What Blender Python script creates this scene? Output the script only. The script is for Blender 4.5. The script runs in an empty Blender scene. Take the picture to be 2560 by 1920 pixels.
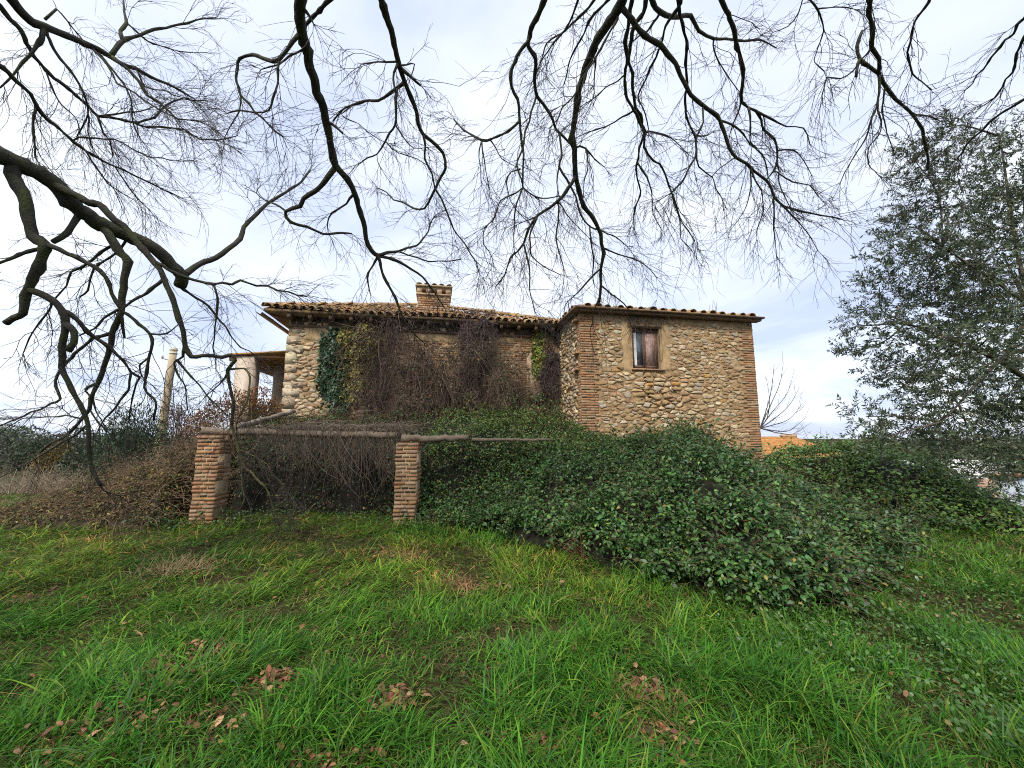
import bpy, math, random
import numpy as np
from mathutils import Vector, Matrix

random.seed(7)
rng = np.random.default_rng(7)
scene = bpy.context.scene
COL = scene.collection
R = math.radians

# ------------------------------------------------------------------ camera
F_SRC = 995.0                      # focal length in pixels of the 2560 px wide photograph
PITCH = math.atan(133.6 / F_SRC)
EYE = np.array([0.0, 0.0, 1.6])
cam_data = bpy.data.cameras.new("camera")
cam_data.sensor_width = 36.0
cam_data.lens = F_SRC / 2560.0 * 36.0
cam_data.clip_start = 0.05
cam_data.clip_end = 3000.0
cam = bpy.data.objects.new("camera", cam_data)
COL.objects.link(cam)
cam.location = EYE
cam.rotation_euler = (math.pi / 2 + PITCH, 0, 0)
scene.camera = cam

# ------------------------------------------------------------------ world, sun, exposure
SUN_EL, SUN_AZ = R(48), R(200)     # azimuth clockwise from +Y; behind the camera, soft through cloud
world = bpy.data.worlds.new("World")
scene.world = world
world.use_nodes = True
wt = world.node_tree
wt.nodes.clear()
wN, wL = wt.nodes.new, wt.links.new
w_out = wN("ShaderNodeOutputWorld")
w_bg = wN("ShaderNodeBackground")
w_bg.inputs["Strength"].default_value = 0.055
w_sky = wN("ShaderNodeTexSky")
w_sky.sky_type = 'NISHITA'
w_sky.sun_disc = False
w_sky.sun_elevation = SUN_EL
w_sky.sun_rotation = SUN_AZ
w_tc = wN("ShaderNodeTexCoord")
w_sep = wN("ShaderNodeSeparateXYZ")
wL(w_tc.outputs["Generated"], w_sep.inputs[0])
w_zp = wN("ShaderNodeMath"); w_zp.operation = 'ADD'; w_zp.inputs[1].default_value = 0.16
w_zm = wN("ShaderNodeMath"); w_zm.operation = 'MAXIMUM'; w_zm.inputs[1].default_value = 0.0
wL(w_sep.outputs["Z"], w_zm.inputs[0]); wL(w_zm.outputs[0], w_zp.inputs[0])
w_dx = wN("ShaderNodeMath"); w_dx.operation = 'DIVIDE'
w_dy = wN("ShaderNodeMath"); w_dy.operation = 'DIVIDE'
wL(w_sep.outputs["X"], w_dx.inputs[0]); wL(w_zp.outputs[0], w_dx.inputs[1])
wL(w_sep.outputs["Y"], w_dy.inputs[0]); wL(w_zp.outputs[0], w_dy.inputs[1])
w_cmb = wN("ShaderNodeCombineXYZ")
wL(w_dx.outputs[0], w_cmb.inputs[0]); wL(w_dy.outputs[0], w_cmb.inputs[1])
w_n1 = wN("ShaderNodeTexNoise")
w_n1.inputs["Scale"].default_value = 0.75
w_n1.inputs["Detail"].default_value = 6.0
w_n1.inputs["Roughness"].default_value = 0.55
w_n1.inputs["Distortion"].default_value = 0.5
wL(w_cmb.outputs[0], w_n1.inputs["Vector"])
w_ramp = wN("ShaderNodeValToRGB")
wL(w_n1.outputs["Fac"], w_ramp.inputs[0])
cr = w_ramp.color_ramp
cr.elements[0].position = 0.36; cr.elements[0].color = (4.8, 5.5, 7.4, 1)
cr.elements[1].position = 0.60; cr.elements[1].color = (8.0, 8.4, 8.8, 1)
e = cr.elements.new(0.47); e.color = (6.3, 6.9, 8.4, 1)
w_mix = wN("ShaderNodeMixRGB")
w_mix.inputs[0].default_value = 0.86
wL(w_sky.outputs[0], w_mix.inputs[1]); wL(w_ramp.outputs[0], w_mix.inputs[2])
wL(w_mix.outputs[0], w_bg.inputs["Color"])
wL(w_bg.outputs[0], w_out.inputs[0])

sun_data = bpy.data.lights.new("sun", 'SUN')
sun_data.energy = 1.5
sun_data.angle = R(16)
sun_data.color = (1.0, 0.94, 0.84)
sun = bpy.data.objects.new("sun", sun_data)
COL.objects.link(sun)
sdir = Vector((math.sin(SUN_AZ) * math.cos(SUN_EL), math.cos(SUN_AZ) * math.cos(SUN_EL), math.sin(SUN_EL)))
sun.rotation_euler = sdir.to_track_quat('Z', 'Y').to_euler()
sun.location = (0, -5, 30)

vs = scene.view_settings
vs.view_transform = 'Standard'
vs.look = 'None'
vs.exposure = 1.5
vs.gamma = 1.0
vs.use_curve_mapping = False
scene.render.engine = 'CYCLES'
scene.cycles.max_bounces = 6
scene.cycles.transparent_max_bounces = 6
scene.cycles.use_denoising = False
scene.cycles.pixel_filter_type = 'BLACKMAN_HARRIS'
scene.cycles.filter_width = 1.05

# ------------------------------------------------------------------ helpers
cp, sp = math.cos(PITCH), math.sin(PITCH)
FW, UP, RT = np.array([0, cp, sp]), np.array([0, -sp, cp]), np.array([1.0, 0, 0])

def ray(px, py):
    return FW + (px - 1280.0) / F_SRC * RT - (py - 960.0) / F_SRC * UP

def at(px, py, y):
    """the point of the place that the photograph shows at source pixel (px, py), y metres in front"""
    r = ray(px, py)
    return EYE + r * (y / r[1])

KQ = 2560.0 / 2212.0
def atq(px, py, y):
    return at(px * KQ, py * KQ, y)

def on_ground(px, py):
    r = ray(px * KQ, py * KQ)
    p = EYE + r * (-1.6 / r[2])
    return p[0], p[1]

def smooth(a, b, t):
    u = np.clip((t - a) / (b - a), 0, 1)
    return u * u * (3 - 2 * u)

def _hash(i, j, s):
    n = (i * 374761393 + j * 668265263 + s * 974634777) & 0xFFFFFFFF
    n = ((n ^ (n >> 13)) * 1274126177) & 0xFFFFFFFF
    return ((n ^ (n >> 16)) & 0xFFFF) / 65535.0

def vnoise(x, y, s=0):
    x = np.asarray(x, float); y = np.asarray(y, float)
    i = np.floor(x).astype(np.int64); j = np.floor(y).astype(np.int64)
    u = x - i; v = y - j
    u = u * u * (3 - 2 * u); v = v * v * (3 - 2 * v)
    a, b = _hash(i, j, s), _hash(i + 1, j, s)
    c, d = _hash(i, j + 1, s), _hash(i + 1, j + 1, s)
    return (a * (1 - u) + b * u) * (1 - v) + (c * (1 - u) + d * u) * v

def fbm(x, y, s=0, o=3):
    t, a, n = 0.0, 0.5, 0.0
    for k in range(o):
        t = t + a * vnoise(x * 2 ** k, y * 2 ** k, s + k); n += a; a *= 0.5
    return t / n

class MB:
    """collects triangles, quads and vertex colours, then links them as one mesh object"""
    def __init__(self):
        self.v, self.c, self.f3, self.f4, self.n = [], [], [], [], 0
    def add(self, v, f, c=(1, 1, 1)):
        v = np.asarray(v, float).reshape(-1, 3)
        f = np.asarray(f, dtype=np.int64)
        c = np.asarray(c, float)
        if c.ndim == 1:
            c = np.tile(c, (len(v), 1))
        self.v.append(v); self.c.append(c)
        if f.size:
            (self.f3 if f.shape[1] == 3 else self.f4).append(f + self.n)
        base = self.n
        self.n += len(v)
        return base
    def faces(self, f):                 # extra faces with absolute indices
        f = np.asarray(f, dtype=np.int64)
        (self.f3 if f.shape[1] == 3 else self.f4).append(f)
    def mesh(self, name, mat, smooth_shade=False):
        me = bpy.data.meshes.new(name)
        v = np.concatenate(self.v); c = np.concatenate(self.c)
        f3 = np.concatenate(self.f3) if self.f3 else np.zeros((0, 3), np.int64)
        f4 = np.concatenate(self.f4) if self.f4 else np.zeros((0, 4), np.int64)
        me.vertices.add(len(v)); me.vertices.foreach_set("co", v.astype(np.float32).ravel())
        idx = np.concatenate([f3.ravel(), f4.ravel()]).astype(np.int32)
        tot = np.concatenate([np.full(len(f3), 3), np.full(len(f4), 4)]).astype(np.int32)
        start = np.concatenate([[0], np.cumsum(tot)[:-1]]).astype(np.int32) if len(tot) else tot
        me.loops.add(len(idx)); me.loops.foreach_set("vertex_index", idx)
        me.polygons.add(len(tot)); me.polygons.foreach_set("loop_start", start)
        try:
            me.polygons.foreach_set("loop_total", tot)
        except Exception:
            pass
        if smooth_shade:
            me.polygons.foreach_set("use_smooth", np.ones(len(tot), dtype=bool))
        me.update(calc_edges=True)
        a = me.color_attributes.new("Col", 'FLOAT_COLOR', 'POINT')
        a.data.foreach_set("color", np.column_stack([c, np.ones(len(c))]).astype(np.float32).ravel())
        me.materials.append(mat)
        return me
    def build(self, name, mat, parent=None, smooth_shade=False):
        return link(name, self.mesh(name, mat, smooth_shade), parent)

def link(name, me, parent=None):
    o = bpy.data.objects.new(name, me)
    COL.objects.link(o)
    if parent is not None:
        o.parent = parent
    return o

def empty(name, loc, rz=0.0):
    o = bpy.data.objects.new(name, None)
    COL.objects.link(o)
    o.location = loc; o.rotation_euler = (0, 0, rz)
    o.empty_display_size = 0.2
    return o

def tag(o, label=None, cat=None, group=None, kind=None):
    if label: o["label"] = label
    if cat: o["category"] = cat
    if group: o["group"] = group
    if kind: o["kind"] = kind
    return o

def box_arrays(x0, x1, y0, y1, z0, z1):
    v = [(x, y, z) for z in (z0, z1) for y in (y0, y1) for x in (x0, x1)]
    f = [(0, 2, 3, 1), (4, 5, 7, 6), (0, 1, 5, 4), (2, 6, 7, 3), (0, 4, 6, 2), (1, 3, 7, 5)]
    return np.array(v, float), np.array(f)

def box(mb, x0, x1, y0, y1, z0, z1, c=(1, 1, 1)):
    v, f = box_arrays(x0, x1, y0, y1, z0, z1)
    mb.add(v, f, c)

def norm(a):
    return a / np.maximum(np.linalg.norm(a, axis=-1, keepdims=True), 1e-9)

def tube(mb, pts, rad, sides=6, c=(1, 1, 1), cap=True, rough=0.0):
    pts = np.asarray(pts, float); n = len(pts)
    rad = np.broadcast_to(np.asarray(rad, float), (n,))
    t = np.empty_like(pts)
    t[1:-1] = pts[2:] - pts[:-2]; t[0] = pts[1] - pts[0]; t[-1] = pts[-1] - pts[-2]
    t = norm(t)
    m = np.abs(t.mean(0)); ref = np.zeros(3); ref[int(np.argmin(m))] = 1.0
    u = norm(np.cross(t, ref)); w = np.cross(t, u)
    ang = np.arange(sides) * 2 * math.pi / sides
    rr = rad[:, None] * (1 + (rough * rng.standard_normal((n, sides)) if rough else 0))
    v = pts[:, None, :] + rr[:, :, None] * (np.cos(ang)[None, :, None] * u[:, None, :] + np.sin(ang)[None, :, None] * w[:, None, :])
    i = np.arange(n - 1)[:, None] * sides; k = np.arange(sides)[None, :]; k2 = (k + 1) % sides
    f = np.stack([i + k, i + k2, i + sides + k2, i + sides + k], -1).reshape(-1, 4)
    b = mb.add(v.reshape(-1, 3), f, c)
    if cap and sides > 3:
        for r0, s in ((0, -1), ((n - 1) * sides, 1)):
            for q in range(1, sides - 1):
                tri = (b + r0, b + r0 + q, b + r0 + q + 1)
                mb.faces([tri if s > 0 else tri[::-1]])

def leaves(mb, p, d, nrm, L, W, c, curl=0.2, simple=False):
    """many leaves: base points p, growth directions d, face normals nrm"""
    N = len(p)
    d = norm(d); s = norm(np.cross(d, nrm)); n = np.cross(s, d)
    L = np.broadcast_to(L, (N,))[:, None]; W = np.broadcast_to(W, (N,))[:, None]
    cc = np.broadcast_to(np.asarray(c, float), (N, 3))
    if simple:
        mid = p + d * L * 0.45 + n * L * curl * 0.3
        tip = p + d * L - n * L * curl
        v = np.stack([p, mid + s * W / 2, tip, mid - s * W / 2], 1).reshape(-1, 3)
        b = np.arange(N)[:, None] * 4
        f = b + np.array([[0, 1, 2, 3]])
        mb.add(v, f, np.repeat(cc, 4, 0))
    else:
        a1 = p + d * L * 0.3 + n * L * curl * 0.25
        a2 = p + d * L * 0.68 + n * L * curl * 0.05
        tip = p + d * L - n * L * curl
        v = np.stack([p, a1 + s * W / 2, a2 + s * W * 0.4, tip, a2 - s * W * 0.4, a1 - s * W / 2], 1).reshape(-1, 3)
        b = (np.arange(N) * 6)[:, None]
        bb = mb.n
        mb.add(v, b + np.array([[0, 1, 5]]), np.repeat(cc, 6, 0))
        mb.faces(bb + b + np.array([[1, 2, 4, 5]]))
        mb.faces(bb + b + np.array([[2, 3, 4]]))

def rand_dirs(n, zmin=-1.0, zmax=1.0):
    z = rng.uniform(zmin, zmax, n); a = rng.uniform(0, 2 * math.pi, n); r = np.sqrt(1 - z * z)
    return np.stack([r * np.cos(a), r * np.sin(a), z], 1)

def pick_cols(cols, weights, n, jit=0.25, hue=0.08):
    w = np.array(weights, float); w /= w.sum()
    k = rng.choice(len(cols), n, p=w)
    c = np.array(cols, float)[k]
    return np.clip(c * (1 + jit * rng.standard_normal((n, 1)) * 0.6) * (1 + hue * rng.standard_normal((n, 3))), 0.004, 0.9)

# ------------------------------------------------------------------ materials
def material(name, rough=0.8, scale=8.0, amt=0.35, bump=0.0, bump_scale=40.0, trans=0.0, spec=0.3, tint=(1, 1, 1), stain=None, stain_scale=1.5, coords="Object"):
    m = bpy.data.materials.new(name)
    m.use_nodes = True
    nt = m.node_tree; N = nt.nodes; Lk = nt.links
    b = N["Principled BSDF"]
    at_ = N.new("ShaderNodeAttribute"); at_.attribute_name = "Col"
    tc = N.new("ShaderNodeTexCoord")
    nz = N.new("ShaderNodeTexNoise"); nz.inputs["Scale"].default_value = scale; nz.inputs["Detail"].default_value = 5
    nz.inputs["Roughness"].default_value = 0.65
    Lk.new(tc.outputs[coords], nz.inputs["Vector"])
    mr = N.new("ShaderNodeMapRange")
    mr.inputs["From Min"].default_value = 0.3; mr.inputs["From Max"].default_value = 0.7
    mr.inputs["To Min"].default_value = 1 - amt; mr.inputs["To Max"].default_value = 1 + amt
    Lk.new(nz.outputs["Fac"], mr.inputs["Value"])
    mul = N.new("ShaderNodeVectorMath"); mul.operation = 'SCALE'
    Lk.new(at_.outputs["Color"], mul.inputs[0]); Lk.new(mr.outputs["Result"], mul.inputs["Scale"])
    tn = N.new("ShaderNodeVectorMath"); tn.operation = 'MULTIPLY'; tn.inputs[1].default_value = tint
    Lk.new(mul.outputs[0], tn.inputs[0])
    colout = tn.outputs[0]
    if stain:
        n2 = N.new("ShaderNodeTexNoise"); n2.inputs["Scale"].default_value = stain_scale; n2.inputs["Detail"].default_value = 6
        Lk.new(tc.outputs[coords], n2.inputs["Vector"])
        m2 = N.new("ShaderNodeMapRange"); m2.inputs["From Min"].default_value = 0.48; m2.inputs["From Max"].default_value = 0.68
        m2.inputs["To Max"].default_value = stain[3]
        Lk.new(n2.outputs["Fac"], m2.inputs["Value"])
        mx = N.new("ShaderNodeMixRGB"); mx.inputs[2].default_value = (*stain[:3], 1)
        Lk.new(m2.outputs["Result"], mx.inputs[0]); Lk.new(colout, mx.inputs[1])
        colout = mx.outputs[0]
    Lk.new(colout, b.inputs["Base Color"])
    b.inputs["Roughness"].default_value = rough
    b.inputs["Specular IOR Level"].default_value = spec
    if bump:
        bz = N.new("ShaderNodeTexNoise"); bz.inputs["Scale"].default_value = bump_scale; bz.inputs["Detail"].default_value = 4
        Lk.new(tc.outputs[coords], bz.inputs["Vector"])
        bp = N.new("ShaderNodeBump"); bp.inputs["Strength"].default_value = bump; bp.inputs["Distance"].default_value = 0.02
        Lk.new(bz.outputs["Fac"], bp.inputs["Height"]); Lk.new(bp.outputs[0], b.inputs["Normal"])
    if trans:
        tr = N.new("ShaderNodeBsdfTranslucent"); Lk.new(colout, tr.inputs["Color"])
        ms = N.new("ShaderNodeMixShader"); ms.inputs[0].default_value = trans
        Lk.new(b.outputs[0], ms.inputs[1]); Lk.new(tr.outputs[0], ms.inputs[2])
        Lk.new(ms.outputs[0], N["Material Output"].inputs["Surface"])
    return m

M_soil = material("soil", 1.0, 14.0, 0.7, 0.9, 40, spec=0.05, stain=(0.035, 0.07, 0.012, 0.8), stain_scale=0.9)
M_grass = material("grass_blade", 0.6, 2.0, 0.25, trans=0.38, spec=0.16)
M_leaf = material("leaf", 0.45, 2.5, 0.4, trans=0.18, spec=0.4)
M_dryleaf = material("dry_leaf", 0.8, 6.0, 0.4, trans=0.15)
M_core = material("litter_gap_shade", 0.95, 9.0, 0.6, 0.8, 30)  # dead litter and stems, with the shade of the gaps put into the colour
M_bark = material("mossy_bark", 0.9, 9.0, 0.5, 0.9, 45, stain=(0.05, 0.062, 0.016, 0.75), stain_scale=5.0)
M_twig = material("twig_bark", 0.85, 6.0, 0.35)
M_stone = material("limestone", 0.9, 14.0, 0.28, 0.6, 45)
M_mortar = material("lime_mortar", 0.95, 5.0, 0.28, 0.9, 60, stain=(0.22, 0.135, 0.065, 0.7), stain_scale=2.2)
M_brick = material("fired_brick", 0.9, 12.0, 0.3, 0.5, 50)
M_tile = material("clay_tile", 0.9, 10.0, 0.4, 0.4, 40, stain=(0.30, 0.20, 0.055, 0.65), stain_scale=4.0)
M_wood = material("weathered_wood", 0.85, 12.0, 0.4, 0.6, 50)
M_plaster = material("render_plaster", 0.95, 4.0, 0.22, 0.4, 50, stain=(0.22, 0.16, 0.10, 0.6), stain_scale=2.5)
M_concrete = material("concrete", 0.9, 3.0, 0.12, 0.3, 50)
M_metal = material("painted_metal", 0.5, 5.0, 0.2, spec=0.5, stain=(0.22, 0.09, 0.03, 0.5), stain_scale=3.0)
M_glass = material("window_glass", 0.08, 2.0, 0.2, spec=0.9)

# ------------------------------------------------------------------ ground
def ground_z(x, y):
    x = np.asarray(x, float); y = np.asarray(y, float)
    z = 0.16 * (fbm(x * 0.45 + 9, y * 0.45 + 3, 5, 3) - 0.5) + 0.07 * (vnoise(x * 2.1, y * 2.1, 11) - 0.5)
    z = z * smooth(60, 14, np.hypot(x, y)) - 0.05
    z = z - 2.4 * smooth(9.5, 15.0, x * 0.8 + (y - 8) * 0.5) * smooth(4.5, 8.0, y) * smooth(7.5, 10.5, x)
    return z

gx = np.concatenate([-np.geomspace(900, 13, 26), np.arange(-12.5, 12.6, 0.16), np.geomspace(13, 900, 26)])
gy = np.concatenate([-np.geomspace(400, 1.0, 14), np.arange(-0.6, 14.1, 0.16), np.geomspace(14.5, 1500, 34)])
GX, GY = np.meshgrid(gx, gy)
GZ = ground_z(GX, GY)
def grid_faces(ny, nx):
    i = np.arange(ny - 1)[:, None] * nx + np.arange(nx - 1)[None, :]
    return np.stack([i, i + 1, i + nx + 1, i + nx], -1).reshape(-1, 4)
mb = MB()
mb.add(np.stack([GX, GY, GZ], -1).reshape(-1, 3), grid_faces(len(gy), len(gx)), (0.038, 0.030, 0.014))
tag(mb.build("ground", M_soil, smooth_shade=True), kind="structure")

# ------------------------------------------------------------------ farmhouse
HROT = R(10.5)
HO = np.array([1.93, 11.0, 0.0])
house = empty("farmhouse", HO, HROT)
tag(house, "abandoned stone farmhouse with tiled hip roofs, brick chimney and projecting stone tower", "house")
hc, hs = math.cos(HROT), math.sin(HROT)
def to_local(p):
    q = np.asarray(p, float) - HO
    return np.stack([q[..., 0] * hc + q[..., 1] * hs, -q[..., 0] * hs + q[..., 1] * hc, q[..., 2]], -1)
def to_world(p):
    p = np.asarray(p, float)
    return np.stack([p[..., 0] * hc - p[..., 1] * hs + HO[0], p[..., 0] * hs + p[..., 1] * hc + HO[1], p[..., 2] + HO[2]], -1)
def hit_y(px, py, yl):
    """where the sight line through 2212-px-wide pixel (px, py) meets the house plane y = yl"""
    e = to_local(EYE); r = ray(px * KQ, py * KQ); rl = np.array([r[0] * hc + r[1] * hs, -r[0] * hs + r[1] * hc, r[2]])
    p = e + rl * ((yl - e[1]) / rl[1])
    return p[0], p[2]

TW, TD = 5.62, 6.0                  # tower width and depth
MX0, MY = -8.27, 1.9               # left end and front plane of the main house
MDEP = 7.4
EAVE = 5.12

STONE_COLS = [(0.42, 0.325, 0.20), (0.34, 0.235, 0.125), (0.50, 0.41, 0.28), (0.29, 0.19, 0.095), (0.40, 0.235, 0.075), (0.36, 0.30, 0.22), (0.33, 0.205, 0.115)]
STONE_W = [4, 5, 2, 4, 0.5, 2, 2]

def clip_poly(poly, a, b, c):
    """keep a*x + b*y <= c"""
    out = []
    for k in range(len(poly)):
        p, q = poly[k], poly[(k + 1) % len(poly)]
        dp, dq = a * p[0] + b * p[1] - c, a * q[0] + b * q[1] - c
        if dp <= 0: out.append(p)
        if (dp < 0 < dq) or (dq < 0 < dp):
            t = dp / (dp - dq)
            out.append((p[0] + t * (q[0] - p[0]), p[1] + t * (q[1] - p[1])))
    return out

def rubble(x0, x1, z0, z1, sx, sz, keep, size=lambda x, z: 1.0, shrink=(0.74, 0.95)):
    """irregular stones: clipped cells of a jittered field; returns polygons (x, z) and centres"""
    an = sx / sz
    pts = []
    z, row = z0 - sz / 2, 0
    while z < z1 + sz:
        x = x0 - sx * random.random()
        rowh = sz * random.uniform(0.75, 1.3)
        while x < x1 + sx:
            k = size(x, z)
            if random.random() < 1.0 / (k * k) + 0.05:
                pts.append((x + random.uniform(-.3, .3) * sx, z + random.uniform(-.38, .38) * sz, random.uniform(0.0, 0.010) * k))
            x += sx * random.uniform(0.6, 1.5)
        z += rowh
    P_ = np.array(pts)
    S = P_.copy(); S[:, 0] /= an
    out = []
    for i, (px, pz, w) in enumerate(S):
        d = np.hypot(S[:, 0] - px, S[:, 1] - pz)
        nb = np.where((d < sz * 3.2) & (d > 1e-6))[0]
        nb = nb[np.argsort(d[nb])][:18]
        h = sz * 1.5
        poly = [(px - h, pz - h), (px + h, pz - h), (px + h, pz + h), (px - h, pz + h)]
        for j in nb:
            qx, qz, wj = S[j]
            a, b = qx - px, qz - pz
            c = (qx * qx + qz * qz - px * px - pz * pz + w * 0.5 - wj * 0.5) / 2
            poly = clip_poly(poly, a, b, c)
            if len(poly) < 3: break
        if len(poly) < 3: continue
        poly = np.array(poly); poly[:, 0] *= an
        c = poly.mean(0)
        if not keep(c[0], c[1]): continue
        s = random.uniform(*shrink)
        poly = c + (poly - c) * s
        poly[:, 0] = np.clip(poly[:, 0], x0 + 0.008, x1 - 0.008)
        q = []                         # one round of corner cutting
        for k in range(len(poly)):
            p0, p1 = poly[k], poly[(k + 1) % len(poly)]
            u_ = random.uniform(.03, .16); q += [p0 * (1 - u_) + p1 * u_, p0 * u_ + p1 * (1 - u_)]
        q = np.array(q); q = c + (q - c) * (1 + 0.085 * rng.standard_normal((len(q), 1)))
        ar = 0.5 * abs(np.dot(q[:, 0], np.roll(q[:, 1], 1)) - np.dot(q[:, 1], np.roll(q[:, 0], 1)))
        if ar > 0.0008: out.append((q, c, ar))
    return out

def stone_geo(q, c, h, axis):
    """a stone on a wall: axis 'y-' faces -y at y=0 (x,z given), 'x-' faces -x"""
    n = len(q)
    tx, tz = random.uniform(-.25, .25), random.uniform(-.3, .3)
    def lift(ring, hh):
        d = -(hh + (ring[:, 0] - c[0]) * tx * 0.5 + (ring[:, 1] - c[1]) * tz * 0.6)
        return np.stack([ring[:, 0], d, ring[:, 1]], 1)
    a = np.stack([q[:, 0], np.full(n, 0.03), q[:, 1]], 1)
    b = lift(c + (q - c) * 0.95, h * 0.72)
    t = lift(c + (q - c) * random.uniform(0.66, 0.8), h)
    m = lift(np.array([c]), h * 1.08)
    v = np.concatenate([a, b, t, m])
    k = np.arange(n); k2 = (k + 1) % n
    f4 = np.concatenate([np.stack([k, k2, n + k2, n + k], 1), np.stack([n + k, n + k2, 2 * n + k2, 2 * n + k], 1)])
    f3 = np.stack([2 * n + k, 2 * n + k2, np.full(n, 3 * n)], 1)
    if axis == 'x-':
        v = np.stack([v[:, 1], v[:, 0], v[:, 2]], 1)
        f4 = f4[:, ::-1]; f3 = f3[:, ::-1]
    return v, f4, f3

# brick meshes, shared
BRICK_COLS = [(0.33, 0.175, 0.088), (0.36, 0.21, 0.115), (0.38, 0.255, 0.15), (0.31, 0.15, 0.075), (0.35, 0.225, 0.13), (0.28, 0.175, 0.105), (0.37, 0.21, 0.095), (0.33, 0.175, 0.095), (0.26, 0.15, 0.085), (0.37, 0.27, 0.17)]
def brick_arrays():
    """unit brick, -0.5..0.5, with worn chamfered edges"""
    e = 0.5; a = [0.475, 0.465, 0.455]
    v = []
    for sz in (-1, 1):
        for sy in (-1, 1):
            for sx in (-1, 1):
                j = lambda k: random.uniform(-.022, .022)
                v.append((sx * e * 0.985 + j(0), sy * a[1] + j(0), sz * a[2] + j(0)))   # face x
                v.append((sx * a[0] + j(0), sy * e + j(0), sz * a[2] + j(0)))   # face y
                v.append((sx * a[0] + j(0), sy * a[1] + j(0), sz * e + j(0)))   # face z
    v = np.array(v)
    idx = lambda sx, sy, sz, k: (((sz + 1) // 2) * 4 + ((sy + 1) // 2) * 2 + (sx + 1) // 2) * 3 + k
    f4, f3 = [], []
    for s in (-1, 1):
        f4.append([idx(s, -1, -1, 0), idx(s, 1, -1, 0), idx(s, 1, 1, 0), idx(s, -1, 1, 0)][::s])
        f4.append([idx(-1, s, -1, 1), idx(1, s, -1, 1), idx(1, s, 1, 1), idx(-1, s, 1, 1)][::-s])
        f4.append([idx(-1, -1, s, 2), idx(1, -1, s, 2), idx(1, 1, s, 2), idx(-1, 1, s, 2)][::s])
    for s1 in (-1, 1):
        for s2 in (-1, 1):
            f4.append([idx(s1, s2, -1, 0), idx(s1, s2, 1, 0), idx(s1, s2, 1, 1), idx(s1, s2, -1, 1)][::-s1 * s2])
            f4.append([idx(s1, -1, s2, 0), idx(s1, 1, s2, 0), idx(s1, 1, s2, 2), idx(s1, -1, s2, 2)][::s1 * s2])
            f4.append([idx(-1, s1, s2, 1), idx(1, s1, s2, 1), idx(1, s1, s2, 2), idx(-1, s1, s2, 2)][::-s1 * s2])
            for s3 in (-1, 1):
                f3.append([idx(s1, s2, s3, 0), idx(s1, s2, s3, 1), idx(s1, s2, s3, 2)][::s1 * s2 * s3])
    return v, np.array(f4), np.array(f3)
BRICKS = []
for c in BRICK_COLS:
    v, f4, f3 = brick_arrays()
    b_ = MB(); b_.add(v, f4, c); b_.faces(f3)
    BRICKS.append((b_.mesh("brick", M_brick), v, f4, f3, c))

def put_brick(parent, loc, size, jit=0.006, rz=0.0, pick=None):
    k = random.randrange(len(BRICKS)) if pick is None else pick
    o = link("brick", BRICKS[k][0], parent)
    o.location = [loc[i] + random.uniform(-jit, jit) * (1 if i != 2 else 0.3) for i in range(3)]
    o.scale = size
    o.rotation_euler = (0, random.uniform(-.012, .012), rz + random.uniform(-.02, .02))
    return o
def join_brick(mb, loc, size, jit=0.006):
    me, v, f4, f3, c = random.choice(BRICKS)
    p = v * np.array(size) + np.array(loc) + rng.uniform(-jit, jit, 3) * np.array([1, 1, 0.3])
    b = mb.add(p, f4, c); mb.faces(f3 + b)

# window of the tower, measured on its front plane
wx0, wz1 = hit_y(1364, 706, 0.0); wx1, wz0 = hit_y(1428, 798, 0.0)
QL, QR = 0.50, 0.46                # widths of the brick corners
_, QZ = hit_y(1262, 1056, 0.0)     # brick corners start here
crack = np.array([hit_y(a, b, 0.0) for a, b in ((1392, 806), (1405, 842), (1402, 880), (1388, 905))])
crack2 = np.array([hit_y(a, b, 0.0) for a, b in ((1470, 862), (1478, 890), (1512, 905), (1518, 950), (1512, 975))])
def seg_dist(x, z, line):
    d = np.full(np.shape(x), 9.0)
    for (ax, az), (bx, bz) in zip(line[:-1], line[1:]):
        vx, vz = bx - ax, bz - az
        t = np.clip(((x - ax) * vx + (z - az) * vz) / (vx * vx + vz * vz), 0, 1)
        d = np.minimum(d, np.hypot(x - ax - t * vx, z - az - t * vz))
    return d

def wall_sheet(mb, ax, lo, hi, z0, z1, fixed, depth, hole=None, step=0.05, relief=0.02, recess=None, col=(0.37, 0.25, 0.135), seed=3, sgn=-1):
    """a rough mortar face with its thickness behind it; ax='x': spans x at y=fixed, ax='y': spans y at x=fixed"""
    a = np.linspace(lo, hi, max(2, int((hi - lo) / step)))
    if hole: a = np.unique(np.concatenate([a, hole[:2]]))
    z = np.linspace(z0, z1, max(2, int((z1 - z0) / step)))
    if hole: z = np.unique(np.concatenate([z, hole[2:]]))
    A, Z = np.meshgrid(a, z)
    D = relief * (fbm(A * 7, Z * 9, seed) - 0.5) * 2
    if recess is not None: D = D - recess(A, Z)
    D[0] = D[-1] = 0; D[:, 0] = 0; D[:, -1] = 0
    off = fixed + sgn * D
    v = np.stack([A, off, Z], -1) if ax == 'x' else np.stack([off, A, Z], -1)
    f = grid_faces(len(z), len(a))
    if hole:
        ca = 0.25 * (A.ravel()[f].sum(1)); cz = 0.25 * (Z.ravel()[f].sum(1))
        f = f[~((ca > hole[0]) & (ca < hole[1]) & (cz > hole[2]) & (cz < hole[3]))]
    if (ax == 'y') != (sgn > 0): f = f[:, ::-1]
    cc = np.array(col) * (0.85 + 0.3 * fbm(A * 1.5, Z * 1.5, seed + 20))[..., None]
    mb.add(v.reshape(-1, 3), f, cc.reshape(-1, 3))

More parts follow.
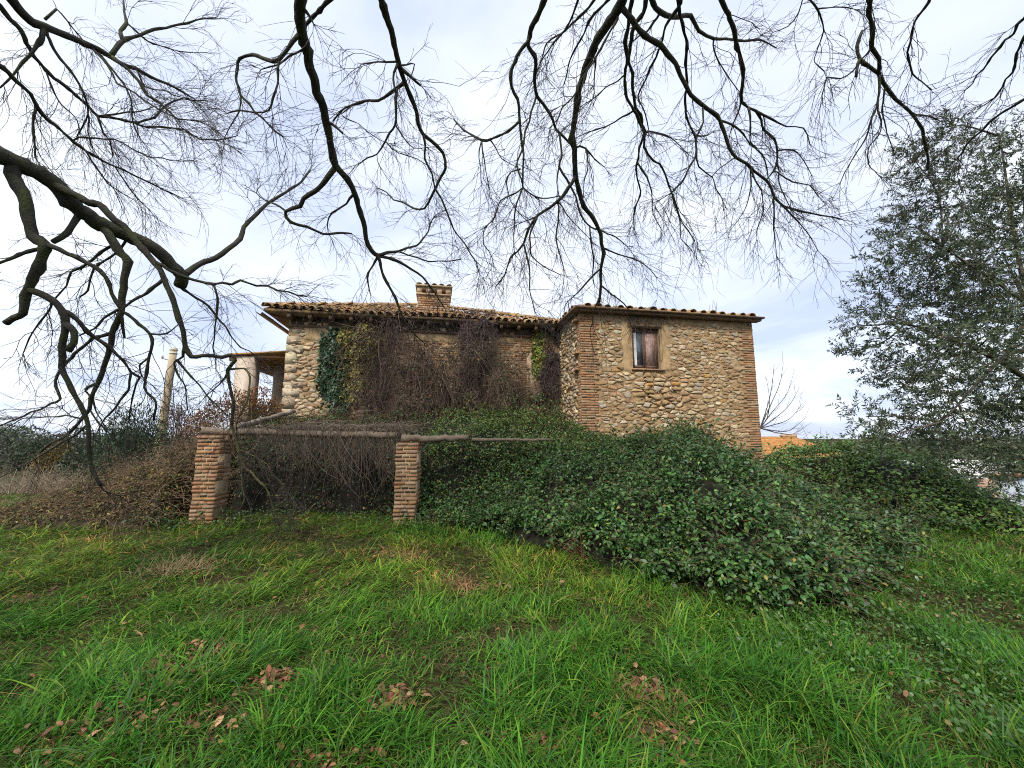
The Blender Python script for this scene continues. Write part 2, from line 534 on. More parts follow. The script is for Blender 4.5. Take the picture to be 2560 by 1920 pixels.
# ---- tower walls
mb = MB()
rec = lambda A, Z: 0.09 * smooth(0.05, 0.0, np.minimum(seg_dist(A, Z, crack), seg_dist(A, Z, crack2))) + 0.035 * smooth(0.75, 0.3, np.hypot((A - 2.35) / 1.3, Z - 2.75))
wall_sheet(mb, 'x', 0.0, TW, -0.6, EAVE, 0.0, 0.4, (wx0, wx1, wz0, wz1), recess=rec)
# reveals of the window opening
for (a, b, c_, d) in ((wx0, wx0, wz0, wz1), (wx1, wx1, wz0, wz1)):
    s = 1 if a == wx0 else -1
    mb.add([(a, 0, c_), (a, 0.32, c_), (a, 0.32, d), (a, 0, d)], [[0, 1, 2, 3][::s]], (0.40, 0.30, 0.20))
mb.add([(wx0, 0, wz0), (wx1, 0, wz0), (wx1, .32, wz0), (wx0, .32, wz0)], [[0, 1, 2, 3]], (0.35, 0.27, 0.19))
mb.add([(wx0, 0, wz1), (wx0, .32, wz1), (wx1, .32, wz1), (wx1, 0, wz1)], [[0, 1, 2, 3]], (0.35, 0.27, 0.19))
tower_front = mb.build("wall", M_mortar, house)
tower_front["label"] = "rubble stone front of the tower with brick corners and a crack"
mb = MB()
wall_sheet(mb, 'y', 0.0, TD, -0.6, EAVE, 0.0, 0.4, seed=8, step=0.07)
tower_side = mb.build("wall", M_mortar, house)
mb = MB()
wall_sheet(mb, 'y', 0.0, TD, -2.0, EAVE, TW, 0.4, seed=9, step=0.12, sgn=1)
wall_sheet(mb, 'x', 0.0, TW, -2.0, EAVE, TD, 0.4, seed=10, step=0.2, sgn=1)
mb.build("wall", M_mortar, house)

PL = 0.27                          # plaster strips beside the window
def tower_keep(x, z):
    ql = QL + 0.07 * (int(z / 0.14) % 2) if z > QZ else 0.0
    qr = QR + 0.07 * (int(z / 0.14) % 2) if z > QZ + 0.1 else 0.0
    if x < ql + 0.03 or x > TW - qr - 0.03: return False
    if wx0 - PL - 0.08 < x < wx1 + PL + 0.03 and z > wz0 - 0.06 + 0.1 * math.sin(x * 9): return False
    if x > wx0 - 0.12 and x < wx1 + 0.12 and z > wz0 - 0.12: return False
    if z > EAVE - 0.12: return False
    return random.random() < 0.93
tsize = lambda x, z: 1.0 + 0.45 * math.exp(-(((x - 2.4) / 1.2) ** 2 + ((z - 2.9) / 0.7) ** 2)) + (0.5 if z < 1.9 and x > 3.6 else 0.0)
front = rubble(0.0, TW, 0.9, EAVE, 0.20, 0.098, tower_keep, tsize, (0.62, 0.97))
front.sort(key=lambda s: -s[2] * (1.0 if s[1][1] > 1.35 else 0.2))
stuff = MB()
for i, (q, c, ar) in enumerate(front):
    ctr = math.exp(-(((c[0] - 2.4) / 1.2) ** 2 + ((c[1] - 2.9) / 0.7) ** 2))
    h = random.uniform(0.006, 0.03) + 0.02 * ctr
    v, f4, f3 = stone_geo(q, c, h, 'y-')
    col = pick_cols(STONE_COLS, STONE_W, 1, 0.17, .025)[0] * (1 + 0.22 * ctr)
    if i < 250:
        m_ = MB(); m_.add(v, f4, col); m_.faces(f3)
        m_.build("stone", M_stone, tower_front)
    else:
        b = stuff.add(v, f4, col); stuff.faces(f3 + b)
small = rubble(0.0, TW, 0.9, EAVE, 0.085, 0.05, tower_keep, lambda x, z: 1.0, (0.55, 0.9))
for q, c, ar in small:
    if random.random() > .5: continue
    v, f4, f3 = stone_geo(q, c, random.uniform(0.004, 0.017), 'y-')
    b = stuff.add(v, f4, pick_cols(STONE_COLS, [4, 5, 1.5, 5, .3, 1, 3], 1, 0.2, .03)[0]); stuff.faces(f3 + b)
tag(stuff.build("rubble_stone", M_stone, tower_front), kind="stuff")
side = rubble(0.0, MY + 0.05, 0.9, EAVE - 0.05, 0.17, 0.10, lambda y, z: y > (0.26 if z > QZ else 0.0) and random.random() < .95)
stuff = MB()
for q, c, ar in side:
    v, f4, f3 = stone_geo(q, c, random.uniform(0.02, 0.055), 'x-')
    b = stuff.add(v, f4, pick_cols(STONE_COLS, [5, 4, 3, 3, 0.4, 3, 1], 1, 0.22, .025)[0]); stuff.faces(f3 + b)
tag(stuff.build("rubble_stone", M_stone, tower_side), kind="stuff")

# brick corners of the tower
CO = 0.0725
n_ind = 0
zc, k = QZ, 0
stuff_b = MB()
while zc < EAVE - 0.06:
    z = zc + CO / 2
    if k % 2: segs = [(0.0, 0.26), (0.267, 0.40), (0.407, QL + random.uniform(-.02, .12))]
    else: segs = [(0.0, 0.13), (0.137, 0.38)] + ([(0.387, QL + random.uniform(-.05, .03))] if random.random() < .75 else [])
    for a, b in segs:
        put_brick(tower_front, ((a + b) / 2, 0.046, z), (b - a, 0.12 + random.uniform(0, .012), 0.063)); n_ind += 1
    if zc > QZ + 0.1:
        segs = [(TW - 0.26, TW), (TW - QR - .05, TW - 0.267)] if k % 2 else [(TW - 0.13, TW), (TW - 0.38, TW - 0.137)]
        for a, b in segs:
            put_brick(tower_front, ((a + b) / 2, 0.048, z), (b - a, 0.12, 0.063)); n_ind += 1
    w = 0.26 if k % 2 == 0 else 0.13
    join_brick(stuff_b, (0.048, 0.105 + w / 2, z), (0.12, w, 0.063))
    zc += CO; k += 1
tag(stuff_b.build("corner_brick", M_brick, tower_side), kind="stuff")
# bricks that stick out of the side corner
for (px, py) in ((1244, 690), (1240, 760), (1238, 796)):
    x_, z_ = hit_y(px, py, 0.0)
    put_brick(tower_side, (-0.05, 0.2, z_), (0.14, 0.24, 0.06)); n_ind += 1

# plaster around the window, lintel and sill
mb = MB()
def plaster_patch(mb, x0, x1, z0, z1, seed, proud=0.022, yf=0.0):
    a = np.linspace(x0, x1, max(4, int((x1 - x0) / .04))); z = np.linspace(z0, z1, max(4, int((z1 - z0) / .04)))
    A, Z = np.meshgrid(a, z)
    d = np.minimum(np.minimum(A - x0, x1 - A), np.minimum(Z - z0, z1 - Z))
    w = smooth(0.0, 0.10, d + 0.14 * (fbm(A * 6, Z * 6, seed) - 0.55))
    Y = yf - (proud * (0.7 + 0.6 * fbm(A * 5, Z * 5, seed + 4)) * w - 0.03 * (1 - w))
    cc = np.array((0.41, 0.285, 0.15)) * (0.86 + 0.28 * fbm(A * 3, Z * 3, seed + 9))[..., None]
    mb.add(np.stack([A, Y, Z], -1).reshape(-1, 3), grid_faces(len(z), len(a)), cc.reshape(-1, 3))
plaster_patch(mb, wx0 - PL - 0.1, wx0 + 0.0, wz0 - 0.15, EAVE - 0.1, 31)
plaster_patch(mb, wx1 - 0.0, wx1 + PL + 0.12, wz0 - 0.1, EAVE - 0.15, 37)
plaster_patch(mb, wx0 + 0.01, wx1 - 0.01, wz1 + 0.14, EAVE - 0.02, 41, 0.03)
mb.build("plaster_surround", M_plaster, tower_front)
mb = MB()
box(mb, wx0 - 0.05, wx1 + 0.06, -0.035, 0.2, wz1 + 0.015, wz1 + 0.065, (0.22, 0.15, 0.10))
mb.build("lintel", M_wood, tower_front)

win = MB()
def bar(mb, x0, x1, z0, z1, y0=0.12, y1=0.19, c=(0.12, 0.075, 0.05)): box(mb, x0, x1, y0, y1, z0, z1, c)
bar(win, wx0 + .002, wx0 + .06, wz0 + .002, wz1 - .002); bar(win, wx1 - .06, wx1 - .002, wz0 + .002, wz1 - .002)
bar(win, wx0 + .06, wx1 - .06, wz0 + .002, wz0 + .05); bar(win, wx0 + .06, wx1 - .06, wz1 - .07, wz1 - .002)
window = win.build("window", M_wood, house)
xm = (wx0 + wx1) / 2
for a, b, tone in ((wx0 + .06, xm - .012, (0.13, 0.085, 0.06)), (xm - .008, wx1 - .06, (0.15, 0.09, 0.06))):
    s = MB()
    bar(s, a, a + .045, wz0 + .05, wz1 - .07, .10, .15, tone); bar(s, b - .045, b, wz0 + .05, wz1 - .07, .10, .15, tone)
    bar(s, a + .045, b - .045, wz0 + .05, wz0 + .115, .10, .15, tone); bar(s, a + .045, b - .045, wz1 - .125, wz1 - .07, .10, .15, tone)
    s.build("sash", M_wood, window)
s = MB(); box(s, wx0 + .105, xm - .057, .125, .131, wz0 + .115, wz1 - .125, (0.09, 0.105, 0.125)); s.build("pane", M_glass, window)
s = MB()
for i in range(4):
    x0 = wx0 + .108 + i * .02
    s.add([(x0, .118, wz0 + .12), (x0 + .02, .110 if i % 2 else .118, wz0 + .12), (x0 + .02, .110 if i % 2 else .118, wz1 - .13), (x0, .118, wz1 - .13)], [[0, 1, 2, 3]], (0.62, 0.64, 0.66))
s.build("curtain", M_plaster, window)
s = MB(); box(s, xm + .037, wx1 - .105, .120, .135, wz0 + .115, wz1 - .125, (0.36, 0.245, 0.21)); s.build("shutter_board", M_wood, window)["label"] = "pinkish faded board closing one half of the window"
s = MB(); box(s, wx0 - .05, wx1 + .10, -.07, .12, wz0 - .045, wz0 - .002, (0.36, 0.21, 0.13)); s.build("sill", M_brick, window)

# ---- main house walls
mb = MB()
wall_sheet(mb, 'x', MX0, 0.03, -0.5, EAVE, MY, 0.4, seed=14, col=(0.38, 0.265, 0.15), relief=0.03)
main_front = mb.build("wall", M_mortar, house)
main_front["label"] = "overgrown long front wall with stone, brick bands and a blocked doorway"
mb = MB()
wall_sheet(mb, 'y', MY, MY + MDEP, -0.5, EAVE, MX0, 0.4, seed=15, step=0.12)
wall_sheet(mb, 'x', MX0, 0.0, -0.5, EAVE, MY + MDEP, 0.4, seed=16, step=0.25, sgn=1)
mb.build("wall", M_mortar, house)
dx0, dz1 = hit_y(1131, 756, MY); dx1, dz0 = hit_y(1180, 850, MY)
px0, pz1 = hit_y(1112, 752, MY); _, bandz = hit_y(1000, 778, MY)
def main_keep(x, z):
    if x < MX0 + 0.02 or x > -0.08: return False
    if x > px0 - 0.03 and z > 2.6: return False
    if x > -6.9 and z > 4.0 and x < -0.8: return random.random() < 0.25
    if x > -7.2 and x < -2.6: return z < 3.9 and random.random() < 0.7
    return random.random() < 0.96
msize = lambda x, z: 1.05
mstones = rubble(MX0, 0.0, 1.6, EAVE - 0.25, 0.20, 0.098, main_keep, msize, (.66, .96))
lab = sorted(mstones, key=lambda s: -s[2] if s[1][0] < -6.9 and s[1][1] > 2.6 else 0)
stuff = MB()
for i, (q, c, ar) in enumerate(lab):
    v, f4, f3 = stone_geo(q, c, random.uniform(0.01, 0.04), 'y-')
    v[:, 1] += MY
    col = pick_cols(STONE_COLS, [6, 3, 5, 2, 0.8, 2, 1], 1, 0.2, .025)[0]
    if i < 50:
        m_ = MB(); m_.add(v, f4, col); m_.faces(f3); m_.build("stone", M_stone, main_front)
    else:
        b = stuff.add(v, f4, col); stuff.faces(f3 + b)
tag(stuff.build("rubble_stone", M_stone, main_front), kind="stuff")
# brick bands, pilaster beside the blocked door
stuff_b = MB()
def brick_field(x0, x1, z0, z1, y, prob=1.0, ragged=0.0):
    z = z0; k = 0
    while z < z1:
        x = x0 + (0.13 if k % 2 else 0.0) + random.uniform(-1, 1) * ragged
        while x < x1 + random.uniform(-1, 1) * ragged:
            w = random.choice((0.13, 0.25, 0.25))
            if random.random() < prob: join_brick(stuff_b, (x + w / 2, y, z), (w - .012, .12, .055), .008)
            x += w
        z += CO; k += 1
brick_field(-5.2, -3.0, bandz, bandz + 0.75, MY + 0.045, 0.8, 0.25)
brick_field(-2.2, px0, bandz + 0.05, EAVE - 0.45, MY + 0.045, 0.75, 0.25)
brick_field(-5.2, -3.0, bandz - 1.3, bandz - 0.1, MY + 0.05, 0.4, 0.4)
brick_field(px0, dx0 - .01, 2.2, dz1, MY + 0.03, 1.0, 0.0)
brick_field(px0, -0.1, dz1, EAVE - 0.35, MY + 0.045, 0.8, 0.0)
brick_field(MX0 + 0.5, -6.9, EAVE - 0.62, EAVE - 0.3, MY + 0.05, 0.5, 0.2)
tag(stuff_b.build("wall_brick", M_brick, main_front), kind="stuff")
mb = MB()
plaster_patch(mb, -5.6, -2.7, bandz + 0.5, EAVE - 0.25, 51, 0.04, MY)
plaster_patch(mb, -2.1, px0 + 0.05, bandz + 0.55, EAVE - 0.25, 52, 0.05, MY)
plaster_patch(mb, MX0 + 0.35, -6.8, EAVE - 0.75, EAVE - 0.2, 53, 0.04, MY)
mb.build("plaster_patch", M_plaster, main_front)
mb = MB()                          # the blocked doorway: recessed plaster panel with jamb
box(mb, dx0, -0.06, MY - 0.012, MY + 0.05, dz0 - 0.6, dz1, (0.40, 0.29, 0.19))
mb.build("blocked_door", M_plaster, main_front)

# corner stones of the main house
zs_c = [1.7]
while zs_c[-1] < EAVE - .6: zs_c.append(zs_c[-1] + random.choice((.14, .2, .26, .32)))
for k, (z, z_n) in enumerate(zip(zs_c[:-1], zs_c[1:])):
    w = random.uniform(.24, .5)
    m_ = MB(); v, f = box_arrays(MX0 - 0.03, MX0 + w, MY - 0.03, MY + 0.25, z + .012, z_n - .012)
    v += rng.uniform(-.014, .014, v.shape); m_.add(v, f, pick_cols([(0.42, 0.34, 0.235), (.34, .26, .17)], [1, 1], 1, .15, .02)[0]); m_.build("corner_stone", M_stone, main_front)

# ---- roofs
OV = 0.42                          # overhang
SL = math.tan(R(21.5))
TILE_COLS = [(0.34, 0.19, 0.10), (0.29, 0.165, 0.085), (0.38, 0.24, 0.12), (0.24, 0.155, 0.095), (0.33, 0.24, 0.13), (0.20, 0.14, 0.09), (0.36, 0.21, 0.095), (0.31, 0.22, 0.14)]
def tile_arrays(L=0.44, r0=0.105, r1=0.082, th=0.016, seg=6):
    """a half-round clay tile lying along +y (up the slope), mouth at y=0"""
    a = np.linspace(0, math.pi, seg + 1)
    def ring(r, y): return np.stack([r * np.cos(a), np.full(seg + 1, y), r * np.sin(a) * 0.85], 1)
    v = np.concatenate([ring(r0, 0), ring(r1, L), ring(r0 - th, 0), ring(r1 - th, L)])
    v += rng.uniform(-.004, .004, v.shape)
    n = seg + 1; k = np.arange(seg)
    f = np.concatenate([np.stack([k, k + n, k + n + 1, k + 1], 1)[:, ::-1], np.stack([2 * n + k, 2 * n + k + 1, 3 * n + k + 1, 3 * n + k], 1)[:, ::-1], np.stack([k, k + 1, 2 * n + k + 1, 2 * n + k], 1)[:, ::-1]])
    return v, f
TILES = []
for c in TILE_COLS:
    v, f = tile_arrays(); b_ = MB(); b_.add(v, f, c); TILES.append((b_.mesh("tile", M_tile), v, f, c))
n_tile = 0
def place_tile(parent, stuff, loc, rz, tilt, individual, scale=1.0, roll=0.0):
    me, v, f, c = random.choice(TILES)
    Rm = Matrix.Rotation(rz + random.uniform(-.07, .07), 4, 'Z') @ Matrix.Rotation(tilt + random.uniform(-.03, .03), 4, 'X') @ Matrix.Rotation(roll + random.uniform(-.08, .08), 4, 'Y')
    loc = Vector(loc) + Vector((random.uniform(-.015, .015), random.uniform(-.025, .025), random.uniform(-.006, .012)))
    if individual:
        o = link("tile", me, parent)
        o.location = loc; o.rotation_euler = Rm.to_euler(); o.scale = (scale, scale, scale)
    else:
        p = v @ np.array(Rm.to_3x3()).T * scale + np.array(loc)
        stuff.add(p, f, c)

def hip_roof(x0, x1, y0, y1, z, slope, thick, col, parent):
    """a hip roof deck; returns the object"""
    run = min((y1 - y0), (x1 - x0)) / 2
    if (x1 - x0) >= (y1 - y0):
        r0, r1 = (x0 + run, (y0 + y1) / 2), (x1 - run, (y0 + y1) / 2)
    else:
        r0, r1 = ((x0 + x1) / 2, y0 + run), ((x0 + x1) / 2, y1 - run)
    zt = z + run * slope
    v = [(x0, y0, z), (x1, y0, z), (x1, y1, z), (x0, y1, z), (x0, y0, z - thick), (x1, y0, z - thick), (x1, y1, z - thick), (x0, y1, z - thick), (*r0, zt), (*r1, zt)]
    m = MB(); m.add(v, [[4, 7, 6, 5], [0, 4, 5, 1], [1, 5, 6, 2], [2, 6, 7, 3], [3, 7, 4, 0]], col)
    if (x1 - x0) >= (y1 - y0):
        m.faces([[0, 1, 9, 8], [2, 3, 8, 9]]); m.faces([[1, 2, 9], [3, 0, 8]])
    else:
        m.faces([[1, 2, 9, 8], [3, 0, 8, 9]]); m.faces([[0, 1, 8], [2, 3, 9]])
    return m.build("roof", M_tile, parent), run, zt

# main roof
rx0, rx1, ry0, ry1 = MX0 - 0.55, -0.02, MY - OV, MY + MDEP + OV
main_roof, run, zt = hip_roof(rx0, rx1, ry0, ry1, EAVE + 0.10, SL, 0.07, (0.13, 0.085, 0.055), house)
stuff_t = MB()
pitch = math.atan(SL)
cols = np.arange(rx0 + 0.12, rx1 - 0.05, 0.235)
rows = int(run / math.cos(pitch) / 0.36)
for r in range(rows):
    for j, x in enumerate(cols):
        s = r * 0.36
        y = ry0 - 0.06 + s * math.cos(pitch); z = EAVE + 0.115 + s * math.sin(pitch)
        dy = y - ry0
        if x < rx0 + dy * 0.96 or x > rx1 - dy * 0.96: continue
        if random.random() < 0.03 and r > 0: continue
        z += 0.03 * math.sin(x * 1.3 + r * .4) * (0.5 if r else 1)
        ind = n_tile < 262
        place_tile(main_roof, stuff_t, (x, y, z), 0.0, pitch - 0.03, ind); n_tile += ind
        if r == 0: # channel tile lying open side up beneath
            place_tile(main_roof, stuff_t, (x + 0.118, y + 0.02, z + 0.055), 0.0, pitch - 0.03, False, 0.95, math.pi)
# hip ridge tiles and side slopes
for k in range(int(run * 1.45 / 0.36)):
    t = k * 0.36 / 1.45
    for sx, xx in ((1, rx0), (-1, rx1)):
        place_tile(main_roof, stuff_t, (xx + sx * t * 0.98, ry0 + t * 0.98, EAVE + 0.17 + t * SL), -sx * R(45), math.atan(SL / 1.414), False, 1.12)
for k in range(int((rx1 - rx0 - 2 * run) / 0.36)):
    place_tile(main_roof, stuff_t, (rx0 + run + k * 0.36, (ry0 + ry1) / 2, zt + 0.10), -R(90), 0.0, False, 1.15)
for r in range(9):
    for y in np.arange(ry0 + 0.3, ry1 - 0.3, 0.235):
        s = r * 0.36; x = rx0 - 0.05 + s * math.cos(pitch)
        if y < ry0 + (x - rx0) or y > ry1 - (x - rx0): continue
        place_tile(main_roof, stuff_t, (x, y, EAVE + 0.115 + s * math.sin(pitch)), -R(90), pitch - .03, False)
tag(stuff_t.build("roof_tile", M_tile, main_roof), kind="stuff")
# a few loose tiles and stones on the ridge
for (px, py) in ((944, 674), (1060, 671), (648, 662)):
    x_, z_ = hit_y(px, py, MY + 1.2)
    m_ = MB(); v, f = box_arrays(x_ - .14, x_ + .14, MY + 1.1, MY + 1.3, z_ - .14, z_ + .03); m_.add(v + rng.uniform(-.03, .03, v.shape), f, (0.4, 0.29, 0.13)); m_.build("loose_stone", M_stone, main_roof)
# rafters and soffit plate
for x in np.arange(MX0 + 0.1, -0.15, 0.56):
    m_ = MB(); box(m_, x - .045, x + .045, ry0 + 0.05, MY + 0.02, EAVE - 0.12, EAVE + 0.025, (0.13, 0.085, 0.06)); m_.build("rafter", M_wood, main_roof)
m_ = MB(); box(m_, MX0 - .02, -0.05, MY - 0.07, MY + 0.04, EAVE - 0.30, EAVE - 0.235, (0.17, 0.11, 0.075)); m_.build("wall_plate", M_wood, main_roof)
m_ = MB(); box(m_, MX0 + 0.05, -0.05, MY - 0.03, MY + 0.05, EAVE - 0.235, EAVE + 0.02, (0.10, 0.075, 0.055)); m_.build("eave_board", M_wood, main_roof)
# gutter along the left eave
m_ = MB()
a = np.linspace(math.pi, 2 * math.pi, 7)
ys = np.array([ry0 - 0.05, ry0 + 2.2, ry0 + 4.6])
gv = np.array([[(rx0 - 0.09 + .075 * math.cos(t), y, EAVE - 0.02 + .075 * math.sin(t)) for t in a] for y in ys]).reshape(-1, 3)
m_.add(gv, grid_faces(3, 7), (0.22, 0.19, 0.17)); m_.build("gutter", M_metal, house)

# tower roof
tx0, tx1, ty0, ty1 = -0.22, TW + 0.22, -0.30, TD + 0.3
tower_roof, trun, tzt = hip_roof(tx0, tx1, ty0, ty1, EAVE + 0.13, math.tan(R(13)), 0.05, (0.15, 0.095, 0.06), house)
m_ = MB(); box(m_, tx0 + .06, tx1 - .06, ty0 + 0.08, 0.0, EAVE + 0.012, EAVE + 0.075, (0.2, 0.12, 0.075)); m_.build("eave_board", M_wood, tower_roof)
m_ = MB(); box(m_, tx0 + .09, -0.002, 0.0, TD, EAVE + 0.012, EAVE + 0.075, (0.2, 0.12, 0.075)); m_.build("eave_board", M_wood, tower_roof)
stuff_t = MB()
for r in range(8):
    for x in np.arange(tx0 + 0.35, tx1 - 0.1, 0.33):
        s = r * 0.36; y = ty0 + 0.02 + s * .97; z = EAVE + 0.125 + s * math.tan(R(13))
        if x < tx0 + s or x > tx1 - s: continue
        ind = r == 0
        place_tile(tower_roof, stuff_t, (x + random.uniform(-.03, .03), y, z), 0.0, R(12), ind, random.uniform(1.0, 1.2)); n_tile += ind
    for y in np.arange(ty0 + 0.3, ty1 - 0.2, 0.30):
        s = r * 0.36; x = tx0 + 0.02 + s * .97
        if y < ty0 + s or y > ty1 - s: continue
        place_tile(tower_roof, stuff_t, (x, y, EAVE + 0.125 + s * math.tan(R(13))), -R(90), R(12), False, 1.05)
tag(stuff_t.build("roof_tile", M_tile, tower_roof), kind="stuff")

# ---- chimney
cx0, _ = hit_y(900, 690, MY + 0.15); cx1, _ = hit_y(971, 690, MY + 0.15)
_, cz1 = hit_y(935, 616, MY + 0.15); cz0 = EAVE + 0.05
cy0, cy1 = MY + 0.15, MY + 0.80
m_ = MB(); box(m_, cx0 + .03, cx1 - .03, cy0 + .03, cy1 - .03, cz0 - 0.2, cz1 - .30, (0.36, 0.25, 0.16))
chimney = m_.build("chimney", M_mortar, house)
z, k = cz0, 0
back = MB()
while z < cz1 - 0.36:
    x = cx0; off = 0.13 if k % 2 else 0.0
    cuts = sorted({cx0, cx1, *[c for c in np.arange(cx0 + 0.26 - off, cx1 - .06, 0.26)]})
    for a, b in zip(cuts[:-1], cuts[1:]):
        if n_ind < 300: put_brick(chimney, ((a + b) / 2, cy0 + .055, z + CO / 2), (b - a - .012, .11, .058)); n_ind += 1
        else: join_brick(back, ((a + b) / 2, cy0 + .055, z + CO / 2), (b - a - .012, .11, .058))
    for a in np.arange(cy0 + .11, cy1 - .05, .22):
        for xx in (cx0 + .055, cx1 - .055):
            join_brick(back, (xx, a + .11, z + CO / 2), (.11, .208, .058))
    z += CO; k += 1
tag(back.build("chimney_brick", M_brick, chimney), kind="stuff")
m_ = MB()                          # smoke openings under the cap slab
ct = z; ch = cz1 - 0.07
box(m_, cx0 - .04, cx1 + .04, cy0 - .04, cy1 + .04, ct, ct + .05, (0.43, 0.30, 0.19))
xs = np.linspace(cx0 - .02, cx1 + .02, 4)
for i, xx in enumerate(xs):
    wv = .16 if i in (0, 3) else .15
    xa = min(max(xx - wv / 2, cx0 - .02), cx1 + .02 - wv)
    box(m_, xa, xa + wv, cy0 - .02, cy1 + .02, ct + .05, ch, (0.46, 0.32, 0.20))
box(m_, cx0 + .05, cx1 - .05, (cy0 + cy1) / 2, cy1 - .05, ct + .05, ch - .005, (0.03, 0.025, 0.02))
box(m_, cx0 + .1, cx1 - .1, cy0 - .015, cy1, ch - .09, ch - .004, (0.44, 0.31, 0.20))
m_.build("chimney_top", M_plaster, chimney)
m_ = MB(); box(m_, cx0 - .07, cx1 + .07, cy0 - .08, cy1 + .08, ch, ch + .05, (0.42, 0.33, 0.20)); m_.build("cap_slab", M_stone, chimney)
for i in range(5):
    o = link("tile", random.choice(TILES)[0], chimney)
    o.location = (cx0 + .05 + i * .235, cy0 - .06, ch + .05); o.rotation_euler = (R(3), 0, random.uniform(-.1, .1)); o.scale = (0.9, 1.6, 0.75)

# ---- porch at the left end
_, pz = hit_y(560, 770, 2.9)
pt = MB()
porch_x0, porch_x1, porch_y0, porch_y1 = -10.15, MX0 - 0.012, 2.55, 6.2
pv = [(porch_x0, porch_y0, pz - .06), (porch_x1, porch_y0, pz + .12), (porch_x1, porch_y1, pz + .12), (porch_x0, porch_y1, pz - .06)]
v = np.array(pv + [(x, y, z + .055) for x, y, z in pv])
pt.add(v, [[0, 3, 2, 1], [4, 5, 6, 7], [0, 1, 5, 4], [1, 2, 6, 5], [2, 3, 7, 6], [3, 0, 4, 7]], (0.40, 0.235, 0.105))
porch = pt.build("porch_roof", M_tile, house)
for i in range(11):
    y = porch_y0 + 0.18 + i * 0.33
    m_ = MB(); box(m_, porch_x0 + .05, porch_x1 - .02, y - .05, y + .05, pz - .07, pz - .02, (0.40, 0.25, 0.125))
    o = m_.build("ceiling_plank", M_wood, porch)
m_ = MB(); box(m_, porch_x0 + .02, porch_x0 + .24, porch_y0 + .1, porch_y1 - .1, pz - .20, pz - .075, (0.42, 0.30, 0.18)); m_.build("porch_beam", M_plaster, porch)
cxa, _ = hit_y(507, 850, 2.75); cxb, _ = hit_y(546, 850, 2.75)
m_ = MB(); box(m_, cxa, cxb, 2.62, 3.1, 0.0, pz - .07, (0.50, 0.42, 0.34)); m_.build("porch_pillar", M_plaster, house)
m_ = MB()
pcx = hit_y(600, 850, 3.9)[0]
tube(m_, [(pcx, 3.9, 0), (pcx, 3.9, pz - .02)], 0.17, 14, (0.5, 0.43, 0.35)); m_.build("porch_column", M_plaster, house)

# ------------------------------------------------------------------ pergola pillars and logs
def brick_pillar(x, y, zt, w, label, rz=0.0):
    g = -0.25
    p = empty("brick_pillar", (x, y, 0), rz)
    tag(p, label, "pillar", "brick pillars of the fallen pergola")
    m = MB(); box(m, -w / 2 + .011, w / 2 - .011, -w / 2 + .011, w / 2 - .011, g, zt - .02, (0.40, 0.30, 0.19)); m.build("mortar_core", M_mortar, p)
    n = int((zt - g) / CO); h = (zt - g) / n
    for k in range(n):
        z = g + (k + .5) * h; b = w / 2
        wob = 0.012 * math.sin(k * .9)
        if k % 2:
            spots = [(-b / 2, -b / 2, b, b), (b / 2, -b / 2, b, b), (-b / 2, b / 2, b, b), (b / 2, b / 2, b, b)]
        else:
            t = w / 3
            spots = [(-t, -b / 2, t, b), (0, -b / 2, t, b), (t, -b / 2, t, b), (-b / 2, b / 2, b, b), (b / 2, b / 2, b, b)]
        for (cx, cy, sx, sy) in spots:
            put_brick(p, (cx + wob, cy, z), (sx - .011, sy - .008, h - .009), .006)
    return p
lp = atq(458, 1000, 8.55); rp = atq(882, 1000, 8.05)
brick_pillar(-5.86, 7.95, 1.64, 0.42, "leaning brick pillar under the log end beside the dry bramble bank", R(4))
brick_pillar(-2.03, 7.95, 1.5, 0.42, "mossy brick pillar standing alone between the two pergola bays", R(2))

def log(name, pts, rad, label, c=(0.165, 0.125, 0.09)):
    m = MB()
    pts = np.array(pts); n = 15
    t = np.linspace(0, len(pts) - 1, n); i = np.minimum(t.astype(int), len(pts) - 2); u = (t - i)[:, None]
    q = pts[i] * (1 - u) + pts[i + 1] * u
    q += rng.normal(0, rad * 0.12, q.shape) * np.array([0.3, 1, 1])
    rr = np.linspace(rad * 1.08, rad * 0.88, n) * (1 + 0.08 * rng.standard_normal(n))
    tube(m, q, rr, 10, c, rough=0.06)
    o = m.build(name, M_wood, smooth_shade=False)
    tag(o, label, "log", "pergola logs")
    return o
log("wooden_log", [atq(440, 930, 8.1), atq(520, 934, 8.1), atq(700, 938, 8.0), atq(858, 939, 7.95)], 0.07, "long grey weathered log spanning between the two brick pillars")
log("wooden_log", [atq(868, 947, 7.85), atq(940, 948, 8.0), atq(1012, 945, 8.15)], 0.068, "short knotty grey log resting on the lone mossy pillar")
log("wooden_log", [atq(1020, 950, 8.3), atq(1100, 950, 8.4), atq(1190, 950, 8.6)], 0.032, "thin pale pole running into the green brambles")
log("wooden_log", [atq(512, 922, 8.2), atq(570, 906, 9.3), atq(635, 889, 11.0)], 0.06, "slanting log reaching back from the corner pillar to the house", (0.22, 0.18, 0.14))

# ------------------------------------------------------------------ thickets
def mound(x0, x1, y0, y1, hfun, step=0.11):
    xs_ = np.arange(x0, x1, step); ys_ = np.arange(y0, y1, step)
    X, Y = np.meshgrid(xs_, ys_)
    return X, Y, hfun(X, Y)

